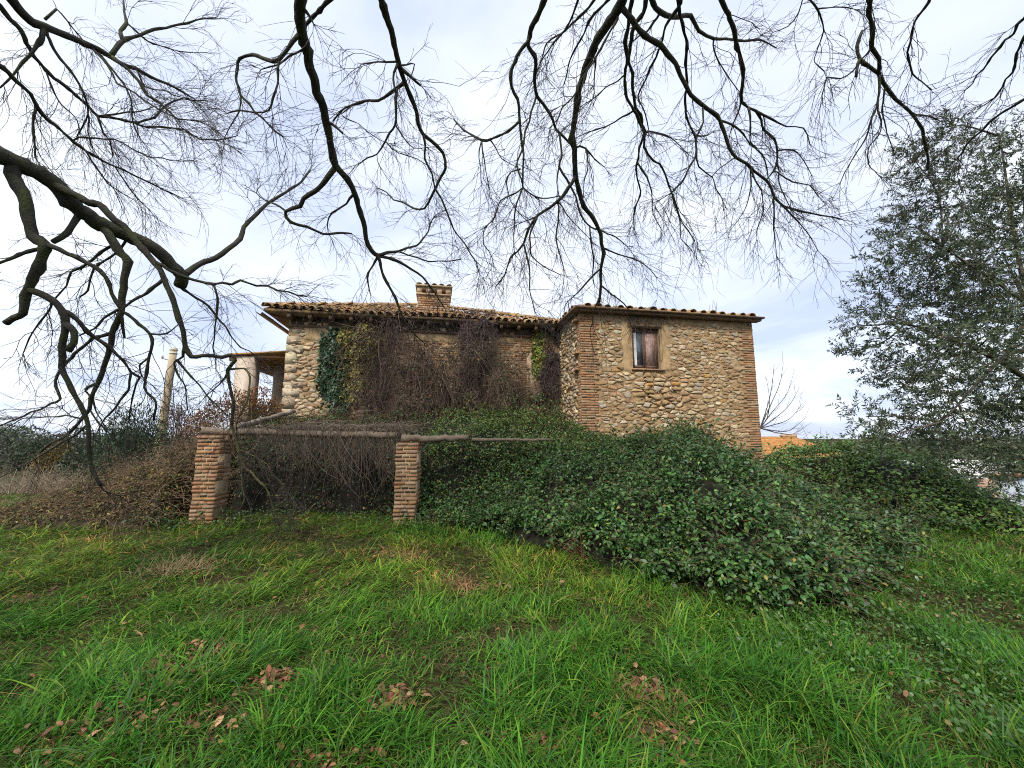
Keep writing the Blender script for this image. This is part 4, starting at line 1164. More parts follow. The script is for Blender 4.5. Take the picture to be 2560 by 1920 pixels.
# id, parent, tile, width px (tile) at start and end, y at start (None: from parent), y at end or change, points
LIMBS = [
 ('L1', 'trunk', '1', 128, 80, 3.9, 5.6, [(-120, 930), (0, 1010), (120, 1060), (260, 1120), (380, 1210), (480, 1330), (620, 1440), (760, 1500), (900, 1560), (1040, 1640), (1110, 1715), (1180, 1790), (1165, 1850)]),
 ('L1b', 'L1', '2', 58, 18, None, 1.2, [(300, -270), (450, -205), (640, -130), (740, -30), (850, 70), (950, 190), (1040, 300), (1080, 400), (1130, 520), (1160, 620), (1190, 700), (1200, 790), (1240, 860), (1380, 855), (1500, 850), (1525, 885), (1475, 945), (1490, 1050), (1510, 1150), (1505, 1300)]),
 ('L1c', 'L1b', '2', 26, 10, None, 0.8, [(1000, 240), (1120, 310), (1220, 350), (1380, 390), (1560, 365), (1660, 400), (1800, 430), (1990, 470)]),
 ('L1d', 'L1', '2', 50, 12, None, 1.5, [(1190, 340), (1260, 280), (1400, 220), (1480, 160), (1560, 95), (1580, 20), (1659, -60), (1730, -130), (1850, -205), (1950, -270), (2010, -350)]),
 ('L1e', 'L1', '2', 22, 7, None, 0.8, [(1170, 410), (1270, 480), (1350, 530), (1420, 620), (1500, 730), (1560, 800), (1659, 860)]),
 ('L1f', 'L1c', '2', 18, 7, None, 0.5, [(1390, 390), (1410, 480), (1400, 620), (1380, 800), (1400, 940)]),
 ('L1g', 'L1b', '2', 22, 7, None, 0.3, [(1190, 790), (1185, 860), (1150, 880), (1190, 930), (1240, 990), (1340, 1110), (1440, 1210)]),
 ('L1h', 'L1g', '2', 16, 7, None, 0.2, [(1140, 880), (1130, 920), (1200, 1050), (1215, 1200)]),
 ('L1i', 'L1b', '2', 16, 6, None, 0.2, [(1490, 960), (1420, 1040), (1340, 1110)]),
 ('L1j', 'L1b', '2', 18, 8, None, 0.3, [(1480, 950), (1580, 935), (1620, 990), (1600, 1150), (1530, 1300), (1540, 1420)]),
 ('L1k', 'L1b', 'R', 30, 8, None, 0.4, [(1610, 680), (1600, 740), (1650, 900), (1690, 1020), (1830, 1150), (1910, 1340)]),
 ('L1m', 'L1k', 'R', 12, 5, None, 0.2, [(1680, 980), (1670, 1100), (1690, 1240), (1650, 1320)]),
 ('L1n', 'L1k', 'R', 12, 5, None, 0.3, [(1650, 890), (1750, 940), (1850, 1000), (1975, 1160)]),
 ('L2', 'L1', '2', 92, 42, None, 0.3, [(60, -360), (140, -210), (180, -50), (210, 80), (290, 130), (280, 190), (250, 280), (200, 390), (165, 470), (150, 580), (95, 605), (40, 640)]),
 ('L2b', 'L2', '2', 58, 17, None, 0.5, [(215, 430), (300, 470), (370, 520), (420, 600), (425, 680), (400, 800), (400, 930), (440, 1020), (490, 1120), (540, 1210), (570, 1300), (575, 1450), (590, 1560), (660, 1700)]),
 ('L2s', 'L2b', '2', 50, 40, None, 0.0, [(430, 650), (480, 700), (475, 770), (440, 825)]),
 ('L2c', 'L2b', '2', 32, 16, None, 0.6, [(400, 550), (520, 640), (620, 740), (720, 810), (800, 890), (850, 960), (910, 995)]),
 ('L2ca', 'L2c', '2', 20, 9, None, 0.2, [(850, 960), (830, 1080), (740, 1200), (680, 1260), (640, 1330)]),
 ('L2cb', 'L2c', '2', 14, 8, None, 0.2, [(895, 990), (870, 1080), (850, 1170), (835, 1260)]),
 ('L2d', 'L2', '2', 36, 14, None, 0.8, [(330, 140), (430, 190), (560, 250), (650, 300), (710, 390), (750, 500), (800, 570), (900, 650), (970, 710), (985, 780), (965, 860), (950, 960), (935, 1060), (1010, 1150), (995, 1270)]),
 ('L2da', 'L2d', '2', 14, 8, None, 0.1, [(960, 880), (905, 915), (920, 985), (945, 1010)]),
 ('L2e', 'L1', '2', 42, 32, None, -0.2, [(480, -20), (440, 55), (345, 115)]),
 ('L3', 'L1', '2', 62, 15, None, 0.5, [(640, 10), (740, 130), (830, 245), (805, 350), (790, 480), (785, 570), (730, 700), (700, 850), (650, 1000), (590, 1130), (580, 1200), (500, 1300), (440, 1360), (330, 1420), (260, 1480)]),
 ('L3s', 'L3', '2', 24, 16, None, 0.1, [(785, 580), (795, 660), (808, 742)]),
 ('L3b', 'L3', '2', 18, 8, None, 0.2, [(640, 1020), (570, 1060), (555, 1085), (600, 1130), (620, 1210), (660, 1270)]),
 ('L4', 'L2', '2', 34, 14, None, -0.3, [(250, 160), (120, 200), (0, 250), (-140, 300)]),
 ('L5', 'L2b', '2', 16, 7, None, 0.3, [(340, 510), (310, 570), (240, 660), (190, 740), (150, 840)]),
 ('L6', 'L3', '2', 22, 12, None, 0.3, [(800, 105), (700, 150), (600, 230), (530, 280), (460, 310), (430, 400), (360, 480)]),
 ('L6b', 'L1', '2', 20, 12, None, 0.2, [(830, 95), (760, 180), (660, 250), (610, 290), (570, 430), (520, 470)]),
 ('L7', 'L1b', '2', 26, 12, None, 0.0, [(1060, 370), (950, 450), (850, 505), (800, 540), (700, 590), (610, 680), (520, 720)]),
 ('L7b', 'L3', '2', 26, 10, None, 0.2, [(720, 710), (600, 740), (500, 820), (420, 910), (370, 980), (360, 1050), (390, 1135), (200, 1220), (0, 1310)]),
 ('L7c', 'L2d', '2', 16, 8, None, 0.0, [(975, 718), (1080, 710), (1145, 660)]),
 ('L8', 'L2b', '2', 14, 6, None, 0.2, [(560, 1270), (430, 1240), (300, 1250), (150, 1260), (0, 1360)]),
 ('L9', 'L2b', '2', 16, 7, None, 0.3, [(575, 1290), (500, 1360), (380, 1430), (200, 1540), (0, 1640)]),
 ('L10', 'L3', '2', 14, 6, None, 0.2, [(580, 1200), (640, 1290), (740, 1390), (800, 1480)]),
 ('L11', 'L2b', 'R', 20, 6, None, 0.3, [(610, 1000), (660, 1090), (720, 1180), (830, 1215)]),
 ('U1', 'trunk', '1', 82, 10, 4.2, 6.2, [(-60, -160), (60, -20), (130, 70), (220, 150), (330, 190), (430, 230), (540, 280), (640, 320), (720, 370), (800, 420), (870, 440), (980, 500), (1100, 550), (1260, 640)]),
 ('U1b', 'U1', '1', 34, 8, None, 0.8, [(720, 350), (775, 285), (820, 250), (900, 230), (1000, 190), (1150, 160), (1270, 130), (1400, 115)]),
 ('U1ba', 'U1b', '1', 28, 10, None, 0.3, [(800, 260), (780, 200), (820, 150), (805, 80), (800, -20)]),
 ('U1bb', 'U1ba', '1', 14, 6, None, 0.5, [(820, 150), (880, 200), (960, 270), (1080, 310), (1250, 340)]),
 ('U1c', 'U1', '1', 26, 8, None, 0.5, [(740, 380), (830, 450), (900, 530), (960, 620), (1060, 690), (1150, 770), (1300, 790), (1420, 860)]),
 ('U1d', 'U1', '1', 20, 8, None, 0.4, [(620, 320), (720, 440), (800, 540), (850, 650), (860, 790), (910, 900)]),
 ('U1e', 'U1', '1', 16, 6, None, 0.4, [(580, 300), (700, 430), (760, 540), (870, 600), (1000, 690), (1130, 760), (1240, 900)]),
 ('U1f', 'U1', '1', 16, 6, None, 0.5, [(330, 30), (400, 90), (470, 180), (560, 290)]),
 ('U2', 'trunk', '1', 40, 8, 4.3, 6.3, [(-100, -60), (0, 40), (70, 130), (150, 220), (200, 330), (300, 460), (450, 580), (540, 660), (630, 750), (760, 770), (870, 795), (1000, 760), (1080, 680), (1180, 640), (1320, 650)]),
 ('U2a', 'U2', '1', 20, 7, None, 0.6, [(870, 795), (950, 825), (1080, 825), (1190, 840), (1290, 900), (1430, 905), (1540, 880)]),
 ('U2c', 'U2', '1', 16, 6, None, 0.3, [(640, 760), (670, 860), (715, 920), (730, 1010)]),
 ('U2d', 'U2', '1', 16, 7, None, 0.3, [(640, 755), (760, 740), (900, 725), (1000, 690)]),
 ('U2b', 'U1', '1', 26, 8, None, 0.6, [(290, 200), (350, 320), (450, 450), (510, 540), (560, 650), (570, 740), (530, 830), (500, 880)]),
 ('U2e', 'U1', '1', 34, 9, None, -0.1, [(280, 190), (270, 250), (200, 350), (90, 480), (0, 570)]),
 ('U2f', 'U2b', '1', 12, 5, None, 0.3, [(570, 720), (570, 850), (600, 960), (680, 1080)]),
 ('U3', 'trunk', '1', 36, 8, 4.0, 6.2, [(-120, 330), (-10, 420), (80, 500), (200, 610), (240, 690), (300, 770), (400, 850), (480, 920), (560, 980), (700, 1060), (800, 1100), (940, 1170), (1110, 1250), (1170, 1280)]),
 ('U3a', 'U3', '1', 14, 6, None, 0.5, [(470, 890), (620, 895), (800, 930), (930, 1000), (1100, 1040), (1250, 1040)]),
 ('U3b', 'U3', '1', 22, 9, None, 0.2, [(230, 690), (215, 800), (220, 900), (230, 1020), (260, 1070)]),
 ('U3c', 'U3', '1', 16, 6, None, 0.4, [(560, 990), (620, 1080), (700, 1190), (820, 1270)]),
 ('U3d', 'U3', '1', 12, 5, None, 0.4, [(740, 1080), (800, 1160), (870, 1260), (1000, 1400)]),
 ('U4', 'U2', '1', 14, 6, None, 0.3, [(300, 480), (340, 570), (400, 680), (500, 780), (520, 860)]),
 ('U5', 'U1', '1', 14, 5, None, 0.5, [(880, 440), (940, 560), (1080, 590), (1130, 620), (1260, 660)]),
 ('C1', 'bough1', '3', 84, 30, 3.6, 6.2, [(510, -120), (497, -20), (495, 130), (520, 280), (560, 450), (600, 600), (650, 730), (680, 860), (700, 990), (725, 1080), (800, 1160), (850, 1260), (890, 1400), (920, 1550), (955, 1625), (1000, 1660)]),
 ('C1z', 'C1', 'A', 18, 6, None, 0.8, [(1600, 1075), (1635, 1110), (1660, 1200), (1710, 1290), (1750, 1390), (1830, 1480)]),
 ('C1y', 'C1', 'A', 16, 6, None, 0.8, [(1635, 1105), (1720, 1130), (1780, 1165), (1860, 1240), (1920, 1330)]),
 ('C1x', 'C1', 'A', 15, 5, None, 0.4, [(1640, 1100), (1720, 1085), (1800, 1060), (1850, 1000), (1880, 930)]),
 ('C1w', 'C1x', 'A', 9, 5, None, 0.4, [(1720, 1085), (1850, 1130), (1990, 1120)]),
 ('C1v', 'C1', 'A', 12, 5, None, 0.2, [(1630, 1110), (1590, 1180), (1600, 1270)]),
 ('C1a', 'C1', '3', 42, 12, None, 0.9, [(725, 1080), (650, 1180), (590, 1240), (515, 1285), (495, 1335), (400, 1370), (430, 1440), (540, 1470), (640, 1515), (830, 1515)]),
 ('C1a2', 'C1a', '3', 14, 6, None, 0.4, [(395, 1360), (270, 1300), (210, 1250), (240, 1200)]),
 ('C1b', 'C1', '3', 18, 7, None, 0.5, [(830, 1250), (795, 1320), (700, 1380), (670, 1450), (675, 1500)]),
 ('C1c', 'C1', '3', 32, 12, None, 0.5, [(480, 225), (420, 310), (360, 385), (310, 400), (190, 355), (100, 380), (75, 500), (110, 620), (200, 730), (290, 810), (380, 885)]),
 ('C1d', 'C1c', '3', 18, 9, None, 0.3, [(355, 400), (350, 540), (315, 640), (290, 715), (200, 730), (100, 715), (20, 735)]),
 ('C1e', 'bough1', '3', 36, 24, 3.8, 4.1, [(730, -60), (660, 20), (580, 110), (500, 190)]),
 ('C1e2', 'C1', '3', 16, 8, None, 0.2, [(500, 335), (430, 360), (360, 415), (240, 450)]),
 ('C1f', 'C1', '3', 26, 14, None, 0.0, [(680, 790), (720, 820), (770, 865)]),
 ('C1g', 'C1c', '3', 12, 5, None, 0.2, [(110, 620), (100, 720), (40, 820), (0, 900)]),
 ('C1h', 'C1', '3', 30, 10, None, 0.0, [(510, 50), (550, 100), (580, 155)]),
 ('C2', 'bough1', '3', 55, 8, 3.6, 6.4, [(980, -130), (1015, -20), (1050, 100), (1090, 220), (1120, 360), (1140, 440), (1170, 530), (1210, 630), (1250, 730), (1290, 870), (1340, 910), (1420, 990), (1435, 1090), (1380, 1200), (1350, 1260), (1300, 1350), (1230, 1350), (1160, 1310), (1000, 1220)]),
 ('C2b', 'C2', '3', 18, 8, None, 0.9, [(1295, 880), (1300, 1030), (1350, 1130), (1365, 1220), (1410, 1290), (1450, 1390), (1490, 1490), (1560, 1580), (1600, 1650), (1650, 1760)]),
 ('C2c', 'C2', '3', 28, 10, None, 0.6, [(1165, 540), (1080, 600), (1000, 650), (880, 665), (780, 700), (710, 780)]),
 ('C2d', 'C2c', '3', 24, 8, None, 0.5, [(1110, 590), (1115, 700), (1110, 810), (1050, 910), (990, 1000), (880, 1060)]),
 ('C2e', 'C2', '3', 20, 12, None, 0.1, [(1130, 420), (1100, 470), (1100, 540), (1115, 600)]),
 ('C2f', 'C2', '3', 32, 14, None, 0.1, [(1150, 450), (1215, 500), (1275, 555)]),
 ('C2g', 'C2', '3', 14, 8, None, 0.2, [(1110, 405), (1000, 400), (890, 415)]),
 ('C2h', 'C2d', '3', 10, 5, None, 0.3, [(1115, 815), (1170, 900), (1230, 960), (1320, 955)]),
 ('C2i', 'C2d', '3', 10, 5, None, 0.3, [(1040, 930), (1130, 990), (1250, 1030), (1330, 1080)]),
 ('C2j', 'C2', '3', 14, 7, None, 0.2, [(1130, 425), (1180, 420), (1235, 415), (1210, 500)]),
 ('C2k', 'C2c', '3', 9, 5, None, 0.2, [(830, 690), (760, 740), (870, 800), (1000, 900), (1060, 930)]),
 ('D1', 'bough2', '4', 42, 16, 3.6, 5.8, [(660, -120), (630, -20), (600, 60), (540, 180), (520, 300), (560, 360), (570, 420), (560, 500), (575, 620), (650, 720), (700, 840), (790, 930)]),
 ('D1b', 'D1', '4', 34, 12, None, 1.0, [(540, 200), (520, 270), (460, 340), (410, 450), (410, 560), (450, 640), (465, 780), (475, 900), (490, 1000), (485, 1100), (485, 1210)]),
 ('D1c', 'D1b', '4', 26, 12, None, 0.5, [(465, 790), (390, 850), (320, 885), (270, 905), (220, 910), (130, 860), (40, 775)]),
 ('D1ca', 'D1c', '4', 11, 5, None, 0.3, [(215, 920), (230, 1010), (260, 1180), (270, 1280)]),
 ('D1cb', 'D1c', '4', 11, 5, None, 0.3, [(280, 910), (350, 1030), (440, 1080)]),
 ('D1cc', 'D1c', '4', 11, 5, None, 0.2, [(205, 925), (200, 1020), (215, 1200)]),
 ('D1d', 'D1', '4', 18, 10, None, 0.3, [(575, 625), (540, 720), (500, 850), (490, 940), (445, 1070), (475, 1160), (485, 1215)]),
 ('D1e', 'D1b', '4', 14, 8, None, 0.2, [(485, 1215), (580, 1280), (720, 1270)]),
 ('D1f', 'D1b', '4', 16, 6, None, 0.4, [(480, 1230), (340, 1300), (290, 1430), (235, 1480), (230, 1580), (290, 1680)]),
 ('D1g', 'D1b', '4', 14, 6, None, 0.4, [(470, 1250), (430, 1400), (425, 1540), (430, 1640)]),
 ('D1h', 'D1', '4', 20, 12, None, 0.5, [(720, 860), (735, 960), (720, 1080), (770, 1160), (830, 1280), (860, 1390), (920, 1470), (985, 1490)]),
 ('D1i', 'D1h', '4', 12, 7, None, 0.1, [(715, 1090), (705, 1180), (720, 1270)]),
 ('D1j', 'D1b', '4', 12, 5, None, 0.2, [(440, 1080), (385, 1150), (385, 1220), (410, 1310), (460, 1380), (510, 1430)]),
 ('D2', 'bough2', '4', 72, 18, 3.5, 6.6, [(1160, -120), (1140, -20), (1090, 80), (1010, 190), (940, 320), (890, 440), (840, 640), (820, 780), (800, 900), (820, 960), (825, 1130), (850, 1240), (880, 1340), (960, 1450), (990, 1520), (1010, 1640), (990, 1740), (990, 1850), (980, 1960)]),
 ('D2a', 'D2', '6', 14, 6, None, 0.4, [(1000, 815), (1060, 870), (1140, 930), (1200, 1010)]),
 ('D2aa', 'D2', '6', 14, 6, None, 0.3, [(990, 700), (920, 770), (850, 850), (760, 940), (750, 1020)]),
 ('D2ab', 'D2', '6', 14, 6, None, 0.5, [(1010, 570), (1100, 610), (1200, 640), (1290, 690), (1350, 760)]),
 ('D2ac', 'D2', '6', 12, 5, None, 0.4, [(985, 455), (1090, 500), (1160, 560), (1200, 610)]),
 ('D2ad', 'D1h', '6', 14, 6, None, 0.4, [(915, 440), (930, 560), (945, 650), (945, 800)]),
 ('D2ae', 'D2', '6', 12, 5, None, 0.4, [(980, 890), (940, 1000), (920, 1120), (940, 1230)]),
 ('D2b', 'D2', '6', 30, 9, None, 0.9, [(825, 120), (740, 240), (660, 310), (580, 360), (520, 450), (490, 540), (400, 640), (370, 740), (310, 820)]),
 ('D2ba', 'D2b', '6', 16, 6, None, 0.3, [(490, 540), (525, 680), (530, 850), (560, 980)]),
 ('D2bb', 'D2b', '6', 16, 6, None, 0.4, [(575, 375), (530, 490), (540, 620), (620, 690), (720, 740)]),
 ('D2bc', 'D2b', '6', 14, 6, None, 0.2, [(570, 370), (520, 390), (465, 408)]),
 ('D2bd', 'D2b', '6', 15, 6, None, 0.3, [(725, 270), (715, 400), (700, 500), (720, 600), (750, 700), (750, 790)]),
 ('D2be', 'D2bd', '6', 11, 5, None, 0.3, [(730, 270), (760, 340), (830, 420), (910, 500)]),
 ('D2c', 'D2', '4', 16, 6, None, 0.4, [(820, 945), (890, 960), (950, 1030), (1010, 1080)]),
 ('D2d', 'D2c', '4', 12, 5, None, 0.3, [(895, 970), (905, 1100), (880, 1270)]),
 ('D2e', 'D2', '4', 20, 8, None, 0.3, [(1110, 90), (1040, 220), (970, 350), (900, 460), (830, 600), (740, 700), (660, 830)]),
 ('D2f', 'D2e', '4', 14, 6, None, 0.3, [(965, 370), (950, 470), (940, 640), (880, 690)]),
 ('D3', 'D2', '5', 44, 10, None, 1.6, [(-110, 60), (-50, 130), (0, 200), (130, 290), (230, 410), (300, 560), (380, 660), (500, 750), (550, 870), (580, 960), (690, 1060), (740, 1110), (820, 1170), (870, 1280), (930, 1335), (1100, 1380), (1300, 1420)]),
 ('D3b', 'D3', '5', 18, 8, None, 0.4, [(520, 780), (600, 810), (670, 870), (710, 930), (790, 1000), (820, 1080), (830, 1150)]),
 ('D3c', 'D3', '5', 16, 7, None, 0.3, [(405, 690), (410, 790), (370, 880), (360, 1010), (280, 1170), (200, 1250), (120, 1300)]),
 ('D3d', 'D3', '5', 13, 5, None, 0.4, [(930, 1335), (1020, 1430), (1100, 1530), (1150, 1620)]),
 ('D3e', 'D3', '5', 15, 5, None, 0.4, [(860, 1270), (870, 1400), (870, 1520), (885, 1659)]),
 ('D3f', 'D3', '5', 13, 5, None, 0.3, [(720, 1100), (790, 1240), (800, 1370), (760, 1480)]),
 ('D3g', 'D3', '5', 12, 5, None, 0.3, [(710, 1080), (720, 1180), (700, 1300), (640, 1420)]),
 ('D3h', 'D3', '5', 12, 5, None, 0.3, [(640, 1000), (560, 1060), (470, 1140)]),
 ('D4', 'bough2', '4', 34, 9, 3.7, 6.0, [(1190, -60), (1175, 130), (1150, 300), (1150, 450), (1160, 640), (1220, 740), (1270, 860), (1240, 960), (1220, 1080), (1250, 1240), (1210, 1350), (1200, 1440)]),
 ('D4b', 'bough2', '4', 34, 8, 3.9, 6.4, [(1290, -60), (1270, 80), (1200, 180), (1180, 330), (1195, 550), (1215, 700), (1280, 860), (1270, 950), (1330, 1040), (1370, 1060), (1430, 1200), (1480, 1330), (1510, 1430), (1600, 1560)]),
 ('D4c', 'D4', '4', 14, 6, None, 0.4, [(1190, 735), (1080, 790), (960, 840), (830, 895)]),
 ('D4d', 'D4', '4', 12, 6, None, 0.4, [(1140, 490), (1030, 560), (940, 640), (860, 690)]),
 ('D4e', 'D4', '4', 14, 6, None, 0.4, [(1225, 1060), (1290, 1150), (1320, 1250), (1330, 1390), (1380, 1480)]),
 ('D4f', 'D4b', '4', 14, 6, None, 0.4, [(1280, 850), (1350, 860), (1440, 890), (1520, 960)]),
 ('D4g', 'D4b', '4', 13, 6, None, 0.4, [(1450, 1260), (1500, 1410), (1510, 1550), (1590, 1640)]),
 ('D5', 'bough2', '4', 28, 10, 3.9, 6.0, [(1480, -80), (1495, 20), (1520, 160), (1550, 280), (1545, 480), (1540, 700), (1545, 760), (1600, 880), (1610, 1000), (1530, 1160), (1440, 1260)]),
 ('D5b', 'D5', '5', 12, 5, None, 0.4, [(365, 980), (380, 1080), (470, 1150), (530, 1280)]),
 ('D5c', 'D5', '5', 14, 6, None, 0.2, [(355, 880), (430, 880), (470, 855)]),
 ('D6', 'bough2', '4', 22, 8, 4.0, 5.4, [(1510, 20), (1400, 200), (1350, 370), (1280, 520), (1230, 620), (1280, 740), (1300, 840)]),
 ('D7', 'bough2', '5', 44, 8, 4.4, 6.0, [(50, -60), (100, 50), (170, 100), (330, 100), (380, 200), (480, 250), (620, 260), (800, 265), (880, 310)]),
 ('D7b', 'D7', '5', 13, 6, None, 0.4, [(470, 250), (510, 400), (560, 480), (640, 590)]),
 ('D7c', 'D7', '5', 20, 8, None, 0.2, [(130, 90), (50, 200), (-60, 280)]),
 ('D8', 'bough2', '4', 24, 8, 4.2, 5.6, [(1060, -20), (960, 80), (880, 220), (840, 290), (780, 420), (750, 550)]),
 ('D8b', 'bough2', '4', 22, 8, 4.2, 5.6, [(960, -20), (850, 110), (760, 200), (640, 280), (600, 400)]),
 ('D8c', 'bough2', '4', 18, 8, 4.3, 5.6, [(850, -20), (800, 120), (740, 220), (650, 330), (580, 460)]),
 ('D9', 'bough3', '5', 40, 10, 3.8, 6.0, [(490, -100), (520, -20), (570, 90), (610, 200), (640, 340), (665, 450), (665, 560), (655, 660), (750, 720), (800, 840), (870, 900), (890, 980), (880, 1080), (840, 1140)]),
 ('D9b', 'D9', '5', 18, 7, None, 0.4, [(750, 720), (850, 770), (950, 820), (1060, 830), (1100, 930)]),
 ('D9c', 'D9', '5', 14, 6, None, 0.2, [(655, 670), (600, 810), (580, 880)]),
 ('D9d', 'D9', '5', 16, 8, None, 0.3, [(710, 700), (715, 800), (715, 920), (760, 960)]),
 ('D9e', 'D9', '5', 13, 5, None, 0.4, [(890, 970), (1000, 975), (1060, 1040), (1110, 1130)]),
 ('D9f', 'D9', '5', 13, 5, None, 0.4, [(870, 1100), (910, 1130), (990, 1180), (1100, 1200), (1180, 1300)]),
 ('D9g', 'D9', '5', 13, 5, None, 0.3, [(880, 1040), (900, 1180), (940, 1280), (980, 1360)]),
 ('D10', 'bough3', '5', 36, 16, 3.6, 5.2, [(1500, -120), (1485, 30), (1500, 150), (1500, 310), (1550, 380), (1550, 480), (1590, 560), (1659, 640), (1750, 720), (1830, 840), (1855, 960), (1862, 1100)]),
 ('D10b', 'D10', '5', 14, 7, None, 0.3, [(1500, 320), (1430, 390), (1380, 460), (1300, 510), (1220, 500), (1180, 620)]),
 ('D10c', 'D10', '5', 34, 34, None, -0.1, [(1570, 490), (1480, 430), (1425, 385), (1405, 300), (1440, 200)]),
 ('D10d', 'D10c', '5', 22, 20, None, 0.0, [(1420, 390), (1405, 440), (1402, 495)]),
 ('D10e', 'D10', '5', 18, 6, None, 0.5, [(1555, 500), (1550, 600), (1530, 700), (1470, 880), (1390, 1010), (1300, 1180)]),
 ('D10f', 'D10e', '5', 14, 5, None, 0.3, [(1545, 650), (1560, 850), (1480, 960), (1480, 1060), (1560, 1150)]),
 ('D10g', 'D10', '5', 14, 5, None, 0.4, [(1580, 580), (1570, 720), (1600, 860), (1650, 1000)]),
 ('D10h', 'D10', '5', 14, 6, None, 0.4, [(1760, 740), (1860, 750), (1960, 790)]),
 ('D11', 'bough3', '5', 16, 5, 4.0, 4.8, [(1060, -40), (1150, 60), (1190, 200), (1140, 350), (1130, 400), (1190, 460)]),
 ('D11b', 'D11', '5', 11, 5, None, 0.3, [(1150, 55), (1270, 45), (1400, 62)]),
 ('D11c', 'bough3', '5', 11, 5, 4.0, 4.8, [(1060, -30), (1030, 80), (960, 170), (860, 210)]),
 ('D12', 'bough3', 'B', 13, 5, 3.9, 4.8, [(1870, -50), (1850, 10), (1800, 80), (1770, 200), (1790, 280), (1860, 340)]),
 ('D13', 'bough3', 'B', 16, 5, 3.9, 4.8, [(2290, -20), (2212, 70), (2120, 180), (2060, 260), (1990, 340)]),
 ('D13b', 'bough3', 'B', 14, 5, 3.9, 4.8, [(2270, 60), (2212, 140), (2180, 240), (2130, 330), (2060, 400)]),
 ('D14', 'bough3', 'B', 16, 6, 4.0, 5.0, [(2290, 320), (2212, 375), (2110, 440), (2020, 520), (1960, 600)]),
]
tree = empty("bare_tree", (-6.4, 1.3, 0))
tag(tree, "large bare winter tree with mossy drooping branches hanging over the meadow", "tree")
def spline(pts, per=4):
    pts = np.asarray(pts, float); n = len(pts)
    e = np.concatenate([[2 * pts[0] - pts[1]], pts, [2 * pts[-1] - pts[-2]]])
    out = []
    for i in range(n - 1):
        p0, p1, p2, p3 = e[i], e[i + 1], e[i + 2], e[i + 3]
        for t in np.linspace(0, 1, per, endpoint=False):
            out.append(0.5 * ((2 * p1) + (-p0 + p2) * t + (2 * p0 - 5 * p1 + 4 * p2 - p3) * t * t + (-p0 + 3 * p1 - 3 * p2 + p3) * t ** 3))
    out.append(pts[-1])
    return np.array(out)
BK = (0.040, 0.036, 0.026)
# trunk and the boughs above the camera that carry the hanging limbs
m = MB()
tr = spline([(-6.4, 1.3, -0.2), (-6.35, 1.3, 1.2), (-6.15, 1.35, 2.6), (-6.1, 1.4, 4.0), (-5.9, 1.3, 5.4), (-5.7, 1.2, 6.8)], 4)
tube(m, tr, np.interp(np.linspace(0, 1, len(tr)), [0, .1, 1], [.55, .40, .26]), 14, BK, rough=.05)
part(m, "trunk", M_bark, tree, True)
def pxy(p):
    q = np.asarray(p, float) - EYE
    z = q @ FW
    return np.stack([1280 + F_SRC * (q @ RT) / z, 960 - F_SRC * (q @ UP) / z], -1)
BOUGH = {'bough1': [(-5.7, 1.2, 6.3), (-4.0, 1.6, 6.9), (-2.4, 2.2, 7.0), (-1.2, 2.4, 6.8)],
         'bough2': [(-5.75, 1.1, 6.6), (-3.6, 1.0, 7.4), (-1.2, 1.6, 7.5), (0.6, 2.2, 7.1), (1.4, 2.4, 6.8)],
         'bough3': [(-5.7, 1.0, 6.7), (-2.5, 0.3, 7.8), (0.5, 0.6, 8.0), (2.8, 1.6, 7.4), (4.6, 2.4, 6.8)]}
for k_, pts in BOUGH.items():
    m = MB(); q = spline(pts, 5); tube(m, q, np.linspace(.17, .07, len(q)), 10, BK, rough=.05)
    part(m, "bough", M_bark, tree, True)
    TR[k_] = (q, None, None)
tw = MB()          # all twigs
tw_n = 0
def twig(p0, d0, L, r, lev, c):
    global tw_n
    k = 6 if lev == 0 else 4
    d = norm(np.asarray(d0)); q = [np.asarray(p0, float)]
    for s in range(k):
        d = norm(d + (.17 if lev == 0 else .12) * rng.standard_normal(3) + np.array([0, 0, -0.05]))
        q.append(q[-1] + d * L / k * rng.uniform(.7, 1.3))
    q = np.array(q)
    tube(tw, q, np.linspace(r, max(r * 0.5, .0015), k + 1), 3, c, False); tw_n += 1
    if lev < 2:
        for _ in range(rng.integers(3, 7) if lev == 0 else rng.integers(0, 3)):
            i = rng.integers(1, k + 1); t = norm(q[i] - q[i - 1])
            side = norm(np.cross(t, rng.standard_normal(3)))
            twig(q[i], t + side * rng.uniform(.45, 1.0), L * rng.uniform(.3, .65), max(r * .66, .0017), lev + 1, c)
